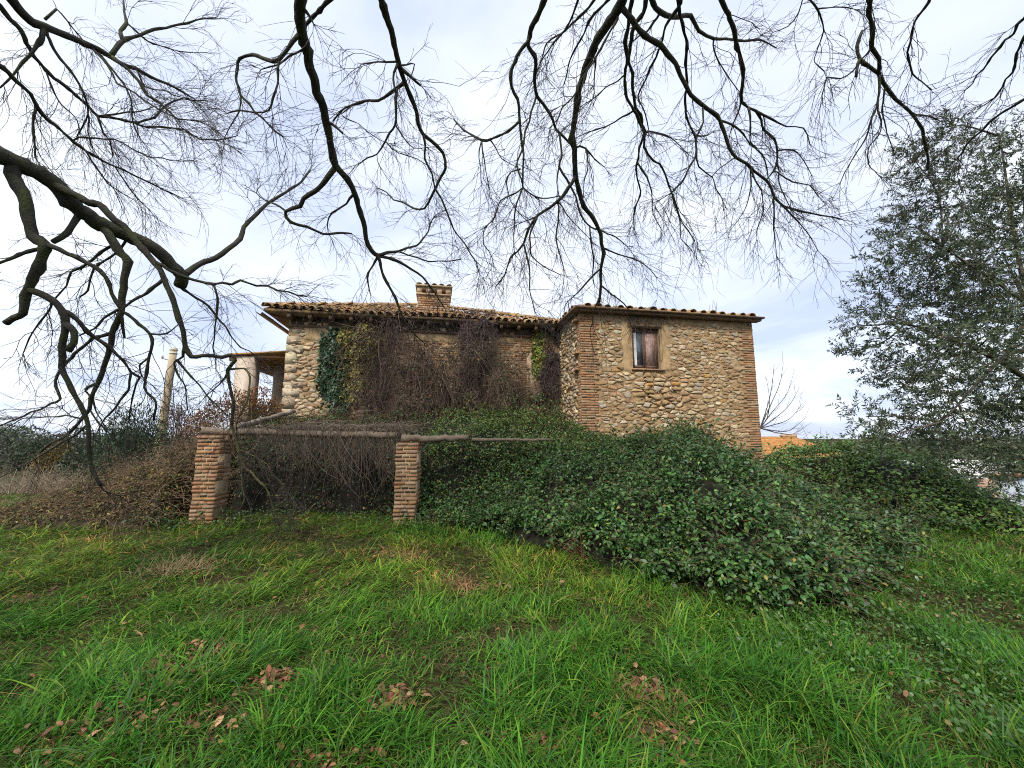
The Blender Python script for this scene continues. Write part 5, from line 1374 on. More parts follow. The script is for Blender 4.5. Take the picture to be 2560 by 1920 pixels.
for (id_, par, T, w0, w1, y0, y1, pts) in LIMBS:
    raw = np.array([tile_pt(T, *p) for p in pts]); fine = [raw[0]]
    for qa, qb in zip(raw[:-1], raw[1:]):      # angular growth: kinks between the buds
        dd = qb - qa; ln = np.hypot(*dd); kn = max(1, int(ln / 22)); pn = np.array([-dd[1], dd[0]]) / max(ln, 1e-6)
        for k_ in range(1, kn + 1):
            fine.append(qa + dd * k_ / kn + (pn * rng.normal(0, min(2.6, ln * .035)) if k_ < kn else 0))
    soft = spline(raw, 3); sp_ = spline(fine, 2)
    src_w = {'A': 1280 / 2212, 'B': 1460 / 2212, 'R': 800 / 2212}.get(T, 640 / 1659.0)
    cum = np.concatenate([[0], np.cumsum(np.hypot(*np.diff(sp_, axis=0).T))]); cum /= cum[-1]
    if y0 is None:
        ps, py_, pr = TR[par]
        j = int(np.argmin(np.hypot(ps[:, 0] - sp_[0, 0], ps[:, 1] - sp_[0, 1])))
        sp_[0] = sp_[0] * .3 + ps[j] * .7
        ys0 = py_[j]; ys1 = ys0 + y1
        cap_r = pr[j] * 0.92
    else:
        ys0, ys1 = y0, y1; cap_r = 9
    yy = ys0 + (ys1 - ys0) * cum ** 1.1
    W = np.array([at(a, b, y) for (a, b), y in zip(sp_, yy)])
    rad = (w0 + (w1 - w0) * cum ** .8) * src_w * ((W - EYE) @ FW) / F_SRC / 2 * 0.88
    rad = np.minimum(rad, cap_r)
    TR[id_] = (sp_, yy, rad)
    m = MB()
    Wj = W + rng.normal(0, 1, W.shape) * rad[:, None] * (0.04 if w0 > 40 else 0.12)
    rr = rad * (1 + (0.05 if w0 > 40 else 0.11) * rng.standard_normal(len(rad)))
    for k_ in range(2, len(rr) - 2):   # swollen knots where twigs leave
        if rng.random() < .10: rr[k_] *= 1.22
    if y0 is not None:                 # carry the limb back to the trunk or its bough, outside the frame
        src = tr[np.argmin(np.abs(tr[:, 2] - (W[0, 2] - 0.1)))] if par == 'trunk' else TR[par][0][int(np.argmin(np.linalg.norm(TR[par][0] - W[0], axis=1)))]
        mid = (src + W[0]) / 2 + np.array([0, 0, 0.05])
        Wj = np.concatenate([[src, mid], Wj]); rr = np.concatenate([[rr[0] * 1.2, rr[0] * 1.1], rr])
    tube(m, Wj, rr, 12 if w0 > 40 else 7, (0.15, 0.13, 0.06) if id_ in ('L1k', 'L1m', 'L1n', 'L1j') else BK, rough=.03)
    part(m, "branch", M_bark, tree, True)
    # twigs off this limb
    L_tot = np.linalg.norm(np.diff(W, axis=0), axis=1).sum()
    dens = 10 if id_[0] == 'U' else 7
    n_t = int(L_tot * dens * (2.2 if id_ in ('L1d', 'C1x', 'C1y', 'C1z', 'L1c', 'U1', 'U1c') else 1))
    for _ in range(n_t):
        i = int(rng.random() ** .75 * (len(W) - 1)); i = max(1, i)
        if rad[i] > .035 or (rad[i] > .018 and rng.random() < .6): continue
        t = norm(W[i] - W[i - 1]); side = norm(np.cross(t, rng.standard_normal(3)))
        twig(W[i], t * .9 + side * rng.uniform(.35, .9), rng.uniform(.22, .95), min(rad[i] * .6, rng.uniform(.0030, .0058)), 0, np.array((0.045, 0.036, 0.032)) * rng.uniform(.8, 1.4))
    for _ in range(4):
        if w1 > 14: break
        t = norm(W[-1] - W[-3]); twig(W[-1], t + .5 * rng.standard_normal(3), rng.uniform(.25, .6), .0038, 0, np.array((0.045, 0.036, 0.032)))
tag(part(tw, "twig", M_twig, tree), kind="stuff")
print("twigs", tw_n)

# ------------------------------------------------------------------ olive tree at the right
olive = empty("olive_tree", (9.5, 6.6, 0))
tag(olive, "grey green olive tree leaning in beside the bramble mound", "tree")
m = MB()
ot = spline([(9.5, 6.6, -0.9), (9.45, 6.55, .6), (9.3, 6.55, 1.7), (9.1, 6.6, 2.8)], 4)
tube(m, ot, np.linspace(.24, .15, len(ot)), 10, (0.10, 0.085, 0.065), rough=.08); part(m, "trunk", M_bark, olive, True)
clumps = []
for (px, py, r) in [(1975, 345, .40), (2040, 300, .38), (2110, 330, .55), (1985, 430, .42), (2060, 420, .55), (2150, 420, .6), (1940, 500, .36), (1925, 560, .38), (2000, 530, .5), (2090, 530, .6),
                    (2180, 540, .6), (1900, 620, .38), (1960, 640, .45), (2050, 640, .6), (2150, 650, .65), (1850, 690, .30), (1905, 710, .42), (1990, 740, .5), (2080, 760, .65), (2180, 770, .65),
                    (1845, 760, .26), (1900, 800, .34), (1960, 830, .45), (2050, 860, .6), (2140, 880, .65), (1870, 900, .28), (1900, 945, .24), (1960, 920, .42), (2040, 950, .5), (2120, 980, .5), (2190, 900, .6),
                    (2160, 1000, .36), (2210, 1010, .4), (2230, 980, .6), (2080, 700, .6), (2030, 800, .5), (2120, 600, .5), (2060, 580, .5), (2160, 480, .5), (2180, 700, .6), (2230, 420, .6), (2250, 650, .7), (2260, 850, .7), (2220, 320, .5)]:
    clumps.append((atq(px, py, rng.uniform(5.7, 7.4)), r * 0.95))
tw2 = MB(); lv = MB()
LP, LD, LN = [], [], []
main = []
for (px, py, d_) in ((2130, 330, 6.4), (2040, 520, 6.0), (1960, 720, 6.2), (2010, 900, 6.0), (2150, 560, 7.2), (2180, 800, 6.8), (2260, 420, 6.6)):
    e_ = atq(px, py, d_); b0 = ot[rng.integers(9, len(ot))]
    q = spline([b0, b0 * .55 + e_ * .45 + np.array([0, 0, .25]) + rng.normal(0, .15, 3), e_ + rng.normal(0, .1, 3)], 9)
    main.append(q); mm = MB(); tube(mm, q, np.linspace(.055, .010, len(q)), 7, (0.09, 0.075, 0.06), rough=.06); part(mm, "branch", M_bark, olive)
MP = np.concatenate(main)
for c, r in clumps:
    k = int(np.argmin(np.linalg.norm(MP - c, axis=1) + .25 * rng.random(len(MP)))); b0 = MP[k]
    q = spline([b0, (b0 + c) / 2 + rng.normal(0, .1, 3), c], 5); mm = MB()
    tube(mm, q, np.linspace(.016, .006, len(q)), 5, (0.09, 0.075, 0.06), rough=.06); part(mm, "branch", M_bark, olive)
    for _ in range(int(66 * (r / .5) ** 1.7)):
        o = rand_dirs(1)[0] * r * rng.random() ** .45; d = norm(o / r + .5 * rng.standard_normal(3) + np.array([-.15, 0, .35]))
        L = rng.uniform(.22, .42); k = 6; s0 = c + o * .8
        qq = [s0]
        for s in range(k):
            d = norm(d + .12 * rng.standard_normal(3) + np.array([0, 0, -.05])); qq.append(qq[-1] + d * L / k)
        qq = np.array(qq); tube(tw2, qq, np.linspace(.004, .0018, k + 1), 3, (0.09, 0.08, 0.065), False)
        for s in range(1, k + 1):
            for sd in range(4):
                t = norm(qq[s] - qq[s - 1]); w = norm(np.cross(t, rng.standard_normal(3)))
                LP.append(qq[s] - t * L / k * rng.random()); LD.append(t * .75 + w); LN.append(rng.standard_normal(3))
LP, LD, LN = np.array(LP), np.array(LD), np.array(LN)
LL = .072 * rng.uniform(.65, 1.2, len(LP))
leaves(lv, LP, LD, LN, LL, LL * .27, pick_cols([(0.075, 0.11, 0.045), (0.115, 0.145, 0.08), (0.05, 0.075, 0.035), (0.19, 0.21, 0.16), (0.17, 0.12, 0.04)], [5, 4, 4, 1.4, .3], len(LP), .25), .08, True)
tag(part(lv, "foliage", M_leaf, olive), kind="stuff"); tag(part(tw2, "twig", M_twig, olive), kind="stuff")
print("olive leaves", len(LP))

# ------------------------------------------------------------------ shrubs and far trees
def shrub(name, label, cat, base, blobs, n, size, cols, wts, wr=.5, stems=12, stem_c=(.10, .075, .05), simple=True, group=None, gap=.42, up=.3, dep=None):
    r = empty(name, base); tag(r, label, cat, group)
    base = np.array(base, float)
    m = MB(); tot = sum(b[3] ** 2 for b in blobs)
    for (bx, by, bz, br) in blobs:
        k = int(n * br * br / tot)
        o = rand_dirs(k * 3) * (rng.random((k * 3, 1)) ** .33)
        s = fbm(o[:, 0] * 2.2 + bx * 3, o[:, 2] * 2.2 + bz * 3 + o[:, 1], 101)
        o = o[s > gap][:k]
        p = np.array([bx, by, bz]) + o * br * np.array([1, .9, .9])
        d = norm(o + np.array([0, 0, up]) + .7 * rng.standard_normal(o.shape)); nn = norm(rng.standard_normal(o.shape) + np.array([0, 0, .8]))
        L = size * rng.uniform(.6, 1.3, len(p))
        leaves(m, p, d, nn, L, L * wr, pick_cols(cols, wts, len(p), .3), .15, simple)
    tag(part(m, "foliage", M_leaf, r), kind="stuff")
    m = MB()
    for _ in range(stems):
        b = blobs[rng.integers(len(blobs))]
        e_ = np.array(b[:3]) + rand_dirs(1)[0] * b[3] * .8
        q = spline([base + rng.normal(0, .08, 3) * np.array([1, 1, 0]), (base + e_) / 2 + rng.normal(0, .12, 3), e_], 4)
        tube(m, q, np.linspace(.02, .005, len(q)) * max(1, np.linalg.norm(e_ - base) / 2.5), 4, np.array(stem_c) * rng.uniform(.7, 1.3), False)
    part(m, "stem", M_twig, r)
    return r
def blob(px, py, y, r): 
    p = atq(px, py, y); return (p[0], p[1], p[2], r)
def foot(px, y):
    p = atq(px, 950, y); return (p[0], y, float(ground_z(p[0], y)))
shrub("oleander", "dark green long leaved bush behind the dry bank beside the pole", "shrub", foot(300, 11.5), [blob(300, 925, 11.5, .75), blob(270, 965, 11.3, .7), blob(335, 960, 11.6, .6), blob(240, 985, 11.0, .6), blob(310, 990, 11.4, .7)], 5200, .13, [(0.035, 0.075, 0.03), (0.055, 0.11, 0.04), (0.028, 0.055, 0.025)], [4, 3, 3], .2, 20, up=.8)
shrub("red_shrub", "rusty orange leaved shrub growing in front of the porch", "shrub", foot(530, 11.0), [blob(520, 880, 11.0, .55), blob(560, 865, 11.4, .45), blob(475, 905, 10.8, .55), blob(440, 915, 10.8, .45), blob(585, 890, 11.3, .4)], 4200, .07, [(0.20, 0.075, 0.03), (0.24, 0.12, 0.035), (0.13, 0.06, 0.035), (0.13, 0.14, 0.04), (0.30, 0.2, 0.05)], [5, 3, 3, 1.5, .8], .5, 60, (.14, .08, .05), gap=.4)
shrub("green_shrub", "small yellow green bush at the foot of the porch column", "shrub", foot(590, 11.6), [blob(582, 895, 11.6, .35), blob(560, 905, 11.2, .3)], 900, .07, [(0.09, 0.13, 0.035), (0.14, 0.17, 0.04)], [1, 1], .5, 12)
shrub("russet_shrub", "thin reddish shrub rising right of the pole", "shrub", foot(400, 13.0), [blob(390, 905, 13.0, .5), blob(375, 890, 13.2, .35), blob(430, 925, 12.8, .4)], 900, .07, [(0.18, 0.08, 0.04), (0.12, 0.07, 0.04), (0.1, 0.1, 0.05)], [2, 2, 1], .5, 50, (.15, .10, .07))
FAR = [("pale olive green tree at the far edge of the field", 15, 955, 24, 1.9, [(0.10, 0.13, 0.085), (0.14, 0.165, 0.10), (0.075, 0.10, 0.06)]),
       ("dark bushy tree behind the dry pampas grass", 75, 985, 21, 1.3, [(0.05, 0.075, 0.035), (0.075, 0.10, 0.045), (0.035, 0.05, 0.025)]),
       ("yellow orange autumn bush between the dark bushes", 125, 985, 19, 1.0, [(0.20, 0.14, 0.035), (0.14, 0.11, 0.035), (0.09, 0.095, 0.035)]),
       ("dull green bush below the bare branches near the oleander", 190, 985, 17.5, 1.1, [(0.055, 0.075, 0.04), (0.08, 0.10, 0.05), (0.04, 0.055, 0.03)]),
       ("low dark hedge bush at the edge of the dry bank", 225, 1005, 14, .75, [(0.045, 0.07, 0.03), (0.06, 0.09, 0.035)]),
       ("grey green tree partly hidden by the trunk side", -60, 950, 26, 2.4, [(0.09, 0.12, 0.08), (0.12, 0.14, 0.09)])]
for lb, px, py, y, r, cols in FAR:
    c = atq(px, py, y)
    shrub("far_tree" if r > 1.2 else "bush", lb, "tree" if r > 1.2 else "bush", foot(px, y), [(c[0] + dx * r, y + dy * r, max(c[2] - .2 * r, .5) + dz * r, rr * r) for dx, dy, dz, rr in ((0, 0, .1, .7), (-.55, .1, -.15, .55), (.55, -.1, -.2, .55), (.1, -.3, -.35, .6), (-.2, .2, .4, .45))], 3800, .12 * (y / 18), cols, [3, 2, 2][:len(cols)], .55, 14, group="bushes at the edge of the field", gap=.38)
# hedgerow beyond the field that closes the horizon
HEDGE = ["far hedgerow tree outside the meadow edge beyond the pale olive tree", "nearer hedgerow tree at the outermost field corner", "far hedgerow tree just behind the pale olive green tree", "far hedgerow tree above the yellow orange autumn bush", "low far hedgerow tree between autumn bush and oleander", "far hedgerow tree behind the pole and russet shrub", "far tree between the orange roof and the olive tree", "far tree behind the pale blue corrugated shed", "most distant tree just beside the orange tiled roof", "far tree behind the pale grey boundary wall"]
for i, (px, y, r) in enumerate([(-200, 40, 3.2), (-330, 34, 3.0), (60, 46, 3.0), (170, 44, 2.6), (270, 40, 2.4), (420, 42, 2.6), (2020, 44, 2.6), (2330, 40, 3.0), (1900, 52, 2.6), (2150, 48, 2.8)]):
    c = atq(px, 950, y)
    shrub("far_tree", HEDGE[i], "tree", (c[0], y, -1.0), [(c[0] + dx * r, y, 1.0 + dz * r, rr * r) for dx, dz, rr in ((0, .0, .7), (-.7, -.2, .6), (.7, -.2, .6))], 1500, .34, [(0.075, 0.095, 0.06), (0.10, 0.12, 0.075), (0.055, 0.07, 0.045)], [3, 2, 2], .6, 8, group="trees in the far hedgerow", gap=.3)

# dry pampas-like grass clump at the left
pc = empty("dry_grass_clump", foot(95, 12.5)); tag(pc, "straw pale clump of tall dry grass at the field edge", "grass clump")
m = MB()
for _ in range(340):
    b = np.array(foot(95, 12.5)) + np.array([rng.normal(0, .5), rng.normal(0, .4), 0]); d = norm(np.array([rng.normal(0, .45), rng.normal(0, .45), 1])); L = rng.uniform(.4, 1.15)
    q = [b]
    for s in range(4): d = norm(d + np.array([0, 0, -.12]) + .12 * rng.standard_normal(3)); q.append(q[-1] + d * L / 4)
    tube(m, np.array(q), np.linspace(.008, .002, 5), 3, np.array((0.42, 0.34, 0.24)) * rng.uniform(.6, 1.2), False)
tag(part(m, "blade", M_dryleaf, pc), kind="stuff")

# small bare tree behind the tower, sprig on the tower roof
def bare_bush(name, label, base, heads, r0, seed_n, c=(0.11, 0.09, 0.075), r_min=.003):
    r = empty(name, base); tag(r, label, "tree")
    m = MB(); b = np.array(base, float)
    for h in heads:
        q = spline([b, b * .45 + h * .55 + rng.normal(0, .06, 3) + np.array([0, 0, -.12]), h], 5)
        tube(m, q, np.linspace(r0, r_min, len(q)), 4, c, False)
        for _ in range(seed_n):
            i = rng.integers(3, len(q)); t = norm(q[i] - q[i - 1]); d = norm(t + .5 * norm(np.cross(t, rng.standard_normal(3))) + np.array([0, 0, .35])); L = np.linalg.norm(h - b) * rng.uniform(.15, .35)
            tube(m, np.array([q[i], q[i] + d * L * .5, q[i] + norm(d + np.array([0, 0, .5])) * L]), [r_min * 1.2, r_min, r_min * .6], 3, c, False)
    part(m, "branch", M_twig, r); return r
tb = np.array(foot(1636, 15.0))
sb = empty("small_bare_tree", tb); tag(sb, "small leafless tree with twigs sweeping outward behind the tower corner", "tree")
m = MB(); tube(m, spline([tb, tb + np.array([.05, 0, 1.2]), atq(1640, 935, 15)], 4), .05, 6, (0.11, .09, .075))
for (c1, c2, c3) in (((1662, 880), (1684, 830), (1692, 785)), ((1668, 890), (1700, 850), (1716, 800)), ((1672, 905), (1705, 875), (1728, 835)), ((1670, 918), (1705, 905), (1735, 870)), ((1672, 930), (1705, 930), (1738, 905)), ((1660, 870), (1668, 830), (1672, 790)), ((1680, 935), (1710, 938), (1730, 928)), ((1658, 900), (1662, 860), (1655, 815))):
    q = spline([atq(1642, 925, 15), atq(*c1, 15 + rng.normal(0, .3)), atq(*c2, 15 + rng.normal(0, .4)), atq(*c3, 15 + rng.normal(0, .5))], 5)
    tube(m, q, np.linspace(.022, .006, len(q)), 4, (0.10, .082, .07), False)
    for _ in range(9):
        i = rng.integers(3, len(q)); t = norm(q[i] - q[i - 1]); d = norm(t + .45 * norm(np.cross(t, rng.standard_normal(3)))); L = rng.uniform(.25, .7)
        tube(m, np.array([q[i], q[i] + d * L * .5, q[i] + norm(d + np.array([.1, 0, .3])) * L]), [.0065, .005, .003], 3, (0.10, .082, .07), False)
part(m, "branch", M_twig, sb)
rs = to_world(np.array([4.25, -0.1, EAVE + .2]))
bare_bush("roof_sprig", "bare sprig growing between the tower roof tiles", rs, [rs + np.array(d) for d in ((.0, 0, .42), (.09, 0, .33), (-.12, 0, .28), (.05, .05, .38))], .008, 4, r_min=.003)
for (lb, base, hs_) in (("two bare stalks standing behind the bank below the porch", (445, 940), ((440, 850), (455, 860), (430, 880), (470, 870))),):
    b = atq(*base, 10.3); bare_bush("bare_bush", lb, b, [atq(a, c, 10.3) for a, c in hs_], .014, 6, (0.13, 0.10, 0.07))

# ------------------------------------------------------------------ pole
pb, pt_ = atq(348, 930, 15.5), atq(376, 752, 15.5)
pole = empty("utility_pole", (pb[0], 15.5, 0)); tag(pole, "short round concrete pole rising behind the oleander bush", "pole")
m = MB()
top = np.array([pt_[0], 15.5, pt_[2]]); bot = np.array([pb[0] - .04, 15.5, -.2])
tube(m, np.array([bot + (top - bot) * t for t in np.linspace(0, 1, 6)]), np.linspace(.165, .115, 6), 14, (0.42, 0.34, 0.22)); part(m, "shaft", M_concrete, pole, True)
for k_ in (.10, .24):
    m = MB(); c_ = top - np.array([0, 0, k_]); tube(m, np.array([c_, c_ + np.array([0, 0, .06])]), .132, 14, (0.6, 0.56, 0.48)); part(m, "collar", M_concrete, pole)
m = MB(); q = top + np.array([-.15, -.02, -.42])
tube(m, np.array([top + np.array([-.1, 0, -.5]), q + np.array([-.25, 0, 0])]), .018, 6, (.2, .19, .18))
tube(m, np.array([q + np.array([-.25, 0, 0]), q + np.array([-.25, 0, .12])]), .035, 8, (.5, .5, .5)); part(m, "insulator", M_metal, pole)

# ------------------------------------------------------------------ buildings at the right
ob = atq(1715, 960, 24)
oh = empty("tiled_outbuilding", (ob[0], 26, -2)); tag(oh, "low outbuilding with bright orange tiled roof beyond the brambles", "building")
x0, x1 = atq(1560, 950, 24)[0], atq(1800, 950, 24)[0] + 1.2
zr = atq(1700, 944, 25.5)[2]; ze = zr - 1.25
m = MB(); box(m, x0 + .3, x1 - .3, 24.2, 28.5, -3.0, ze - .05, (0.5, 0.42, 0.33)); part(m, "wall", M_plaster, oh)
m = MB(); nrow = 9
for i in range(nrow):
    a, b = i / nrow, (i + 1) / nrow
    ya, yb = 23.7 + 2.5 * a, 23.7 + 2.5 * b; za, zb = ze + (zr - ze) * a, ze + (zr - ze) * b
    xa, xb = x0 + .2 * a, x1 - 2.1 * a; xa2, xb2 = x0 + .2 * b, x1 - 2.1 * b
    nx = 60; xs_ = np.linspace(0, 1, nx * 2 + 1); wv = .035 * np.abs(np.sin(np.arange(nx * 2 + 1) * math.pi / 2))
    lo = np.stack([xa + (xb - xa) * xs_, np.full_like(xs_, ya), za + wv + .05], 1); hi = np.stack([xa2 + (xb2 - xa2) * xs_, np.full_like(xs_, yb + .05), zb + wv + .01], 1)
    un = lo - np.array([0, 0, .055])
    cc = np.concatenate([np.tile(np.array((0.40, 0.185, 0.065)) * rng.uniform(.85, 1.15), (len(lo) * 3, 1))]) * (1 + .12 * rng.standard_normal((len(lo) * 3, 1)))
    m.add(np.concatenate([un, lo, hi]), grid_faces(3, len(xs_)), cc)
m.add([(x0, 28.8, ze), (x1, 28.8, ze), (x1 - 2.1, 26.2, zr), (x0 + .2, 26.2, zr)], [[0, 1, 2, 3]], (0.45, 0.2, 0.07))
m.add([(x1, 23.7, ze), (x1, 28.8, ze), (x1 - 2.1, 26.2, zr)], [[0, 1, 2]], (0.45, 0.2, 0.07))
part(m, "roof", M_tile, oh)
for k_ in range(3):
    m = MB(); xx = x1 - 2.0 - k_ * .32; tube(m, np.array([(xx - .2, 26.15, zr + .06), (xx + .12, 26.15, zr + .06)]), .11, 8, (0.42, 0.26, 0.16)); part(m, "ridge_tile", M_tile, oh)

sh = empty("metal_shed", (17.2, 14.4, -2.3)); tag(sh, "pale blue corrugated shed with curved roof edge behind the brambles", "shed")
a0, a1 = atq(2118, 1030, 14), atq(2290, 1030, 14)
zt_ = a0[2] - .02; m = MB()
n_ = 46; xs_ = np.linspace(a0[0] + .25, a1[0], n_); yy = 14 + .03 * (np.arange(n_) % 2)
m.add(np.concatenate([np.stack([xs_, yy, np.full(n_, -2.6)], 1), np.stack([xs_, yy, np.full(n_, zt_)], 1)]), grid_faces(2, n_), (0.50, 0.56, 0.64))
part(m, "corrugated_wall", M_metal, sh)
m = MB(); box(m, a0[0] + .1, a1[0] + .3, 13.9, 14.06, zt_ + .002, zt_ + .14, (0.30, 0.13, 0.06)); part(m, "rusty_lintel", M_metal, sh)
cxm, hw = (a0[0] + a1[0]) / 2, (a1[0] - a0[0]) / 2 + .3
arc = np.array([(cxm + hw * s, 13.8, zt_ + .02 + .42 * (1 - s * s)) for s in np.linspace(-1, 1, 25)])
m = MB(); m.add(np.concatenate([arc, arc + [0, 3.5, 0], arc + [0, 0, .07], arc + [0, 3.5, .07]]), np.concatenate([grid_faces(2, 25)[:, ::-1], grid_faces(2, 25) + 50]), (0.62, 0.62, 0.60))
k = np.arange(24); m.faces(np.stack([k, k + 1, k + 51, k + 50], 1)); part(m, "curved_roof", M_metal, sh)
m = MB(); box(m, a0[0] - .15, a0[0] + .25, 13.75, 14.2, -2.6, zt_ - .05, (0.40, 0.26, 0.19)); part(m, "brick_pier", M_brick, sh)
wl = MB(); x_a, x_b = atq(2020, 1000, 17)[0], atq(2330, 1000, 17)[0]
box(wl, x_a, x_b, 17.2, 17.45, -2.6, atq(2100, 1012, 17)[2], (0.56, 0.55, 0.54)); tag(wl.build("boundary_wall", M_plaster), "pale grey wall glimpsed through the olive branches", "wall")

# ------------------------------------------------------------------ grass, dry tufts, fallen leaves
litter = [(*on_ground(300, 1570), .55, .16), (*on_ground(350, 1470), .28, .13), (*on_ground(1395, 1575), .26, .24), (*on_ground(600, 1480), .12, .08), (*on_ground(1390, 1480), .2, .12), (*on_ground(700, 1650), .2, .1), (*on_ground(1180, 1610), .16, .1),
          (*on_ground(840, 1530), .12, .08), (*on_ground(470, 1415), .16, .1), (*on_ground(1020, 1260), .4, .2), (*on_ground(870, 1205), .35, .2), (*on_ground(390, 1220), .5, .25), (*on_ground(30, 1290), .5, .2)]
dryp = [(*on_ground(390, 1215), .5, .25), (*on_ground(30, 1285), .4, .2), (*on_ground(985, 1245), .5, .28), (*on_ground(860, 1195), .6, .35), (*on_ground(1290, 1175), .5, .5), (*on_ground(980, 1135), .6, .5), (*on_ground(650, 1160), 1.0, .5), (*on_ground(1420, 1500), .25, .2), (*on_ground(560, 1190), .7, .4), (*on_ground(200, 1160), .8, .3), (*on_ground(1990, 1560), .4, .3)]
def patch(x, y, L):
    v = np.zeros_like(x)
    for (cx, cy, rx, ry) in L: v = np.maximum(v, np.exp(-(((x - cx) / rx) ** 2 + ((y - cy) / ry) ** 2)))
    return v
NT = 58000
u = rng.random(NT)
yt = 1.3 * (11.5 / 1.3) ** (u ** 0.9)
xt = rng.uniform(-1, 1, NT) * (1.45 * yt + 1.1)
lit = patch(xt, yt, litter)
cl = fbm(xt * 2.6, yt * 2.6, 121)
keep = (rng.random(NT) > 0.97 * lit) & (h_front(xt, yt) < 0.45) & (h_bank(xt, yt) < 0.30 + .45 * (xt < -7.5)) & (h_slope(xt, yt) < 0.3) & (rng.random(NT) < 0.16 + 1.4 * smooth(.34, .58, cl))
xt, yt, cl = xt[keep], yt[keep], cl[keep]; NT = len(xt)
dry = np.clip(patch(xt, yt, dryp) * .6 + .05 + .30 * smooth(4.0, 7.0, yt) * smooth(.35, .6, fbm(xt * .9, yt * .9, 124)), 0, .9)
dry = dry * np.interp(xt / yt, [-1.3, .2, .9, 1.3], [1.15, 1, .5, .4])
tall = (.62 + .85 * smooth(.35, .7, cl)) * rng.uniform(.7, 1.3, NT) * np.where(rng.random(NT) < .04, 1.45, 1)
hue_t = rng.random(NT); sway = 2 * math.pi * fbm(xt * .8 + 3, yt * .8, 127) * 1.6
per = rng.integers(4, 10, NT)
T_ = np.repeat(np.arange(NT), per); NB = len(T_)
spread = .035 + .02 * yt[T_] / 4
xb = xt[T_] + rng.normal(0, 1, NB) * spread; yb = yt[T_] + rng.normal(0, 1, NB) * spread
isdry = rng.random(NB) < dry[T_]
base = np.stack([xb, yb, ground_z(xb, yb) - .01], 1)
Lb = rng.uniform(.07, .21, NB) * tall[T_]
fa = np.arctan2(yb - yt[T_], xb - xt[T_]) + rng.normal(0, .7, NB)
sw = rng.random(NB) < .45
fa = np.where(sw, sway[T_] + rng.normal(0, .6, NB), fa)
left_ = (xb / yb < -.3) & (yb > 3.5) & (rng.random(NB) < .7)
fa = np.where(left_, .35 + rng.normal(0, .5, NB), fa)
lean = np.stack([np.cos(fa), np.sin(fa), np.zeros(NB)], 1)
a0 = rng.uniform(.05, .9, NB) + .3 * isdry + .25 * left_; bend = rng.uniform(.5, 2.6, NB)
sd = np.cross(lean, [0, 0, 1.0]); sd = norm(sd + .35 * rng.standard_normal((NB, 3)) * np.array([1, 1, .3]))
wb = rng.uniform(.0048, .0125, NB) * np.interp(yb, [1.5, 3, 8, 11], [.8, 1.0, 1.7, 2.1]) * np.where(rng.random(NB) < .08, 1.5, 1) * np.where(isdry, .7, 1)
tc_ = pick_cols([(0.066, 0.205, 0.020), (0.095, 0.255, 0.024), (0.040, 0.145, 0.018), (0.17, 0.29, 0.036), (0.08, 0.18, 0.06)], [5, 4, 4, 2.4, 1.0], NT, .16)
GC = tc_[T_] * (1 + .16 * rng.standard_normal((NB, 1))) 
GC = np.where(isdry[:, None], pick_cols([(0.36, 0.29, 0.12), (0.27, 0.21, 0.085), (0.25, 0.25, 0.065), (0.20, 0.13, 0.06)], [4, 3, 4.5, .5], NB, .2), GC)
yel = (smooth(.36, .6, fbm(xb * .7 + 7, yb * .7, 131)) * 1.0 * smooth(3.0, 5.5, yb) * np.interp(xb / yb, [.2, .8], [1, .25]) + .06)[:, None]
GC = np.clip(GC * (1 + yel * np.array([.8, .18, .2])), .005, .8)
GC = GC * np.interp(xb / yb, [.5, 1.1], [1, .85])[:, None]
verts = []
c = base.copy(); K = 4
ts = np.linspace(0, 1, K + 1)
for k, wf in enumerate((.75, 1.0, .85, .55, 0.0)):
    if k:
        an_ = a0 + bend * (ts[k] + ts[k - 1]) / 2
        c = c + (lean * np.sin(an_)[:, None] + np.array([0, 0, 1.0]) * np.cos(an_)[:, None]) * (Lb / K)[:, None]
    if wf > 0: verts += [c - sd * (wb * wf / 2)[:, None], c + sd * (wb * wf / 2)[:, None]]
    else: verts.append(c)
V = np.stack(verts, 1); nv = V.shape[1]
m = MB()
b = (np.arange(NB) * nv)[:, None]
m.add(V.reshape(-1, 3), b + np.array([[0, 1, 3, 2]]), np.repeat(GC, nv, 0))
m.faces(b + np.array([[2, 3, 5, 4]])); m.faces(b + np.array([[4, 5, 7, 6]])); m.faces(b + np.array([[6, 7, 8]]))
nth = 90000                              # matted old thatch under the living blades
yh = 1.3 * (9.5 / 1.3) ** (rng.random(nth) ** .9); xh = rng.uniform(-1, 1, nth) * (1.4 * yh + 1.0)
kp = (h_front(xh, yh) < .4) & (h_slope(xh, yh) < .3) & (h_bank(xh, yh) < .5); xh, yh = xh[kp], yh[kp]; nth = len(xh)
ph = np.stack([xh, yh, ground_z(xh, yh) + rng.uniform(.0, .045, nth)], 1)
dh = np.stack([rng.standard_normal(nth), rng.standard_normal(nth), rng.uniform(-.05, .75, nth)], 1)
Lh = rng.uniform(.05, .15, nth) * np.interp(yh, [2, 8], [.8, 1.3])
leaves(m, ph, dh, norm(np.array([0, 0, 1.0]) + .6 * rng.standard_normal((nth, 3))), Lh, Lh * .055 * np.interp(yh, [2, 8], [.8, 1.8]), pick_cols([(0.13, 0.105, 0.045), (0.09, 0.12, 0.03), (0.20, 0.16, 0.07), (0.055, 0.11, 0.018), (0.10, 0.06, 0.03)], [3, 4, 1.6, 4, 1.5], nth, .25), .15, True)
tag(m.build("grass", M_grass), "long green meadow grass with straw patches in front of the farmhouse", "grass", kind="stuff")
print("grass", NB)

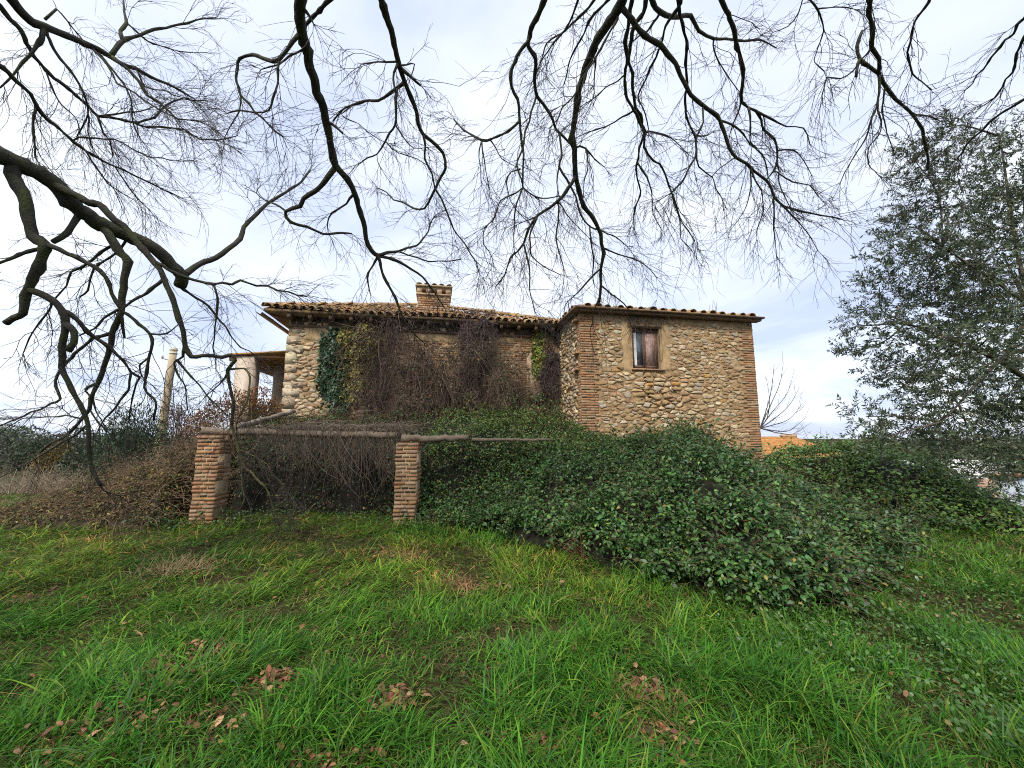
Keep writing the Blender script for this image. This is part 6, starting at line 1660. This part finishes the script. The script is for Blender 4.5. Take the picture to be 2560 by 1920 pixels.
# fallen leaves
lx, ly = [], []
for (cx, cy, rx, ry) in litter:
    k = int(900 * rx * ry / .06) if cy < 3.5 else int(120 * rx * ry / .1)
    k = min(k, 190)
    lx.append(cx + rx * .8 * rng.standard_normal(k) * .75); ly.append(cy + ry * .8 * rng.standard_normal(k) * .75)
k = 600; yy = 1.8 + 5 * rng.random(k) ** 1.5; lx.append(rng.uniform(-1.35, 1.35, k) * yy); ly.append(yy)
lx, ly = np.concatenate(lx), np.concatenate(ly); N = len(lx)
pz_ = np.stack([lx, ly, ground_z(lx, ly) + .012 + .05 * rng.random(N)], 1)
m = MB(); nn = norm(np.array([0, 0, 1.0]) + .45 * rng.standard_normal((N, 3))); LL = .06 * rng.uniform(.6, 1.2, N)
leaves(m, pz_, np.cross(nn, rng.standard_normal((N, 3))), nn, LL, LL * .5, pick_cols([(0.22, 0.10, 0.05), (0.28, 0.15, 0.07), (0.14, 0.07, 0.04), (0.33, 0.20, 0.10)], [4, 3, 3, 1.5], N, .2), .25)
tag(m.build("fallen_leaves", M_dryleaf), "brown fallen leaves lying in gaps of the grass", "leaves", kind="stuff")

# low leafy weeds at the right
NW = 2600
q = np.concatenate([np.stack(on_ground(px, py))[None, :] + rng.normal(0, 1, (NW // 9, 2)) * np.array(sd_) for (px, py, sd_) in ((2050, 1330, (.6, .35)), (1900, 1370, (.5, .3)), (2150, 1450, (.35, .25)), (2100, 1230, (.7, .5)), (2180, 1560, (.25, .2)), (1720, 1330, (.4, .25)), (1800, 1420, (.4, .25)), (2200, 1300, (.5, .4)), (1330, 1190, (.5, .35)), (430, 1110, (.2, .12)), (500, 1105, (.3, .1)), (600, 1115, (.5, .1)), (760, 1125, (.4, .08)), (930, 1140, (.3, .12)))])
zz = rng.random(len(q)) ** .7 * .17
p = np.stack([q[:, 0], q[:, 1], ground_z(q[:, 0], q[:, 1]) + .03 + zz], 1)
m = MB(); N = len(p); nn = norm(np.array([0, -.2, 1.0]) + .55 * rng.standard_normal((N, 3))); LL = .032 * rng.uniform(.6, 1.3, N)
leaves(m, p, np.cross(nn, rng.standard_normal((N, 3))), nn, LL, LL * .6, pick_cols([(0.06, 0.14, 0.03), (0.09, 0.17, 0.04), (0.045, 0.10, 0.03), (0.22, 0.19, 0.06)], [4, 3, 3, .7], N, .25, .04), .2)
tag(m.build("weeds", M_leaf), "low leafy nettles and weeds mixed into the grass", "weeds", kind="stuff")
# straw stalks before the thicket
def straw(px, py, label, n, h, spread, c):
    x, y = on_ground(px, py); r = empty("dry_grass_tuft", (x, y, float(ground_z(x, y)))); tag(r, label, "grass clump")
    m = MB()
    for _ in range(n):
        d = norm(np.array([rng.normal(0, .4), rng.normal(0, .3), 1])); b = np.array([x + rng.normal(0, spread), y + rng.normal(0, spread * .7), float(ground_z(x, y))]); qq = [b]
        for s in range(4): d = norm(d + np.array([rng.normal(0, .12), rng.normal(0, .12), -.22])); qq.append(qq[-1] + d * h * rng.uniform(.5, 1.1) / 4)
        tube(m, np.array(qq), np.linspace(.0042, .0015, 5), 3, np.array(c) * rng.uniform(.6, 1.3), False)
    tag(part(m, "blade", M_dryleaf, r), kind="stuff")
straw(975, 1130, "straw coloured tuft just right of the lone pillar foot", 110, .42, .12, (0.33, 0.20, 0.10))
straw(1275, 1195, "rusty brown dead stalks leaning on the front edge of the green thicket", 170, .55, .16, (0.25, 0.13, 0.075))
straw(390, 1225, "flattened straw tuft in the open meadow below the leaning pillar", 160, .3, .22, (0.40, 0.30, 0.16))
straw(985, 1255, "small rust coloured grass hummock in the middle of the meadow", 120, .18, .14, (0.32, 0.19, 0.09))
straw(865, 1205, "low matted brown tuft in front of the lone pillar", 120, .18, .18, (0.30, 0.19, 0.09))
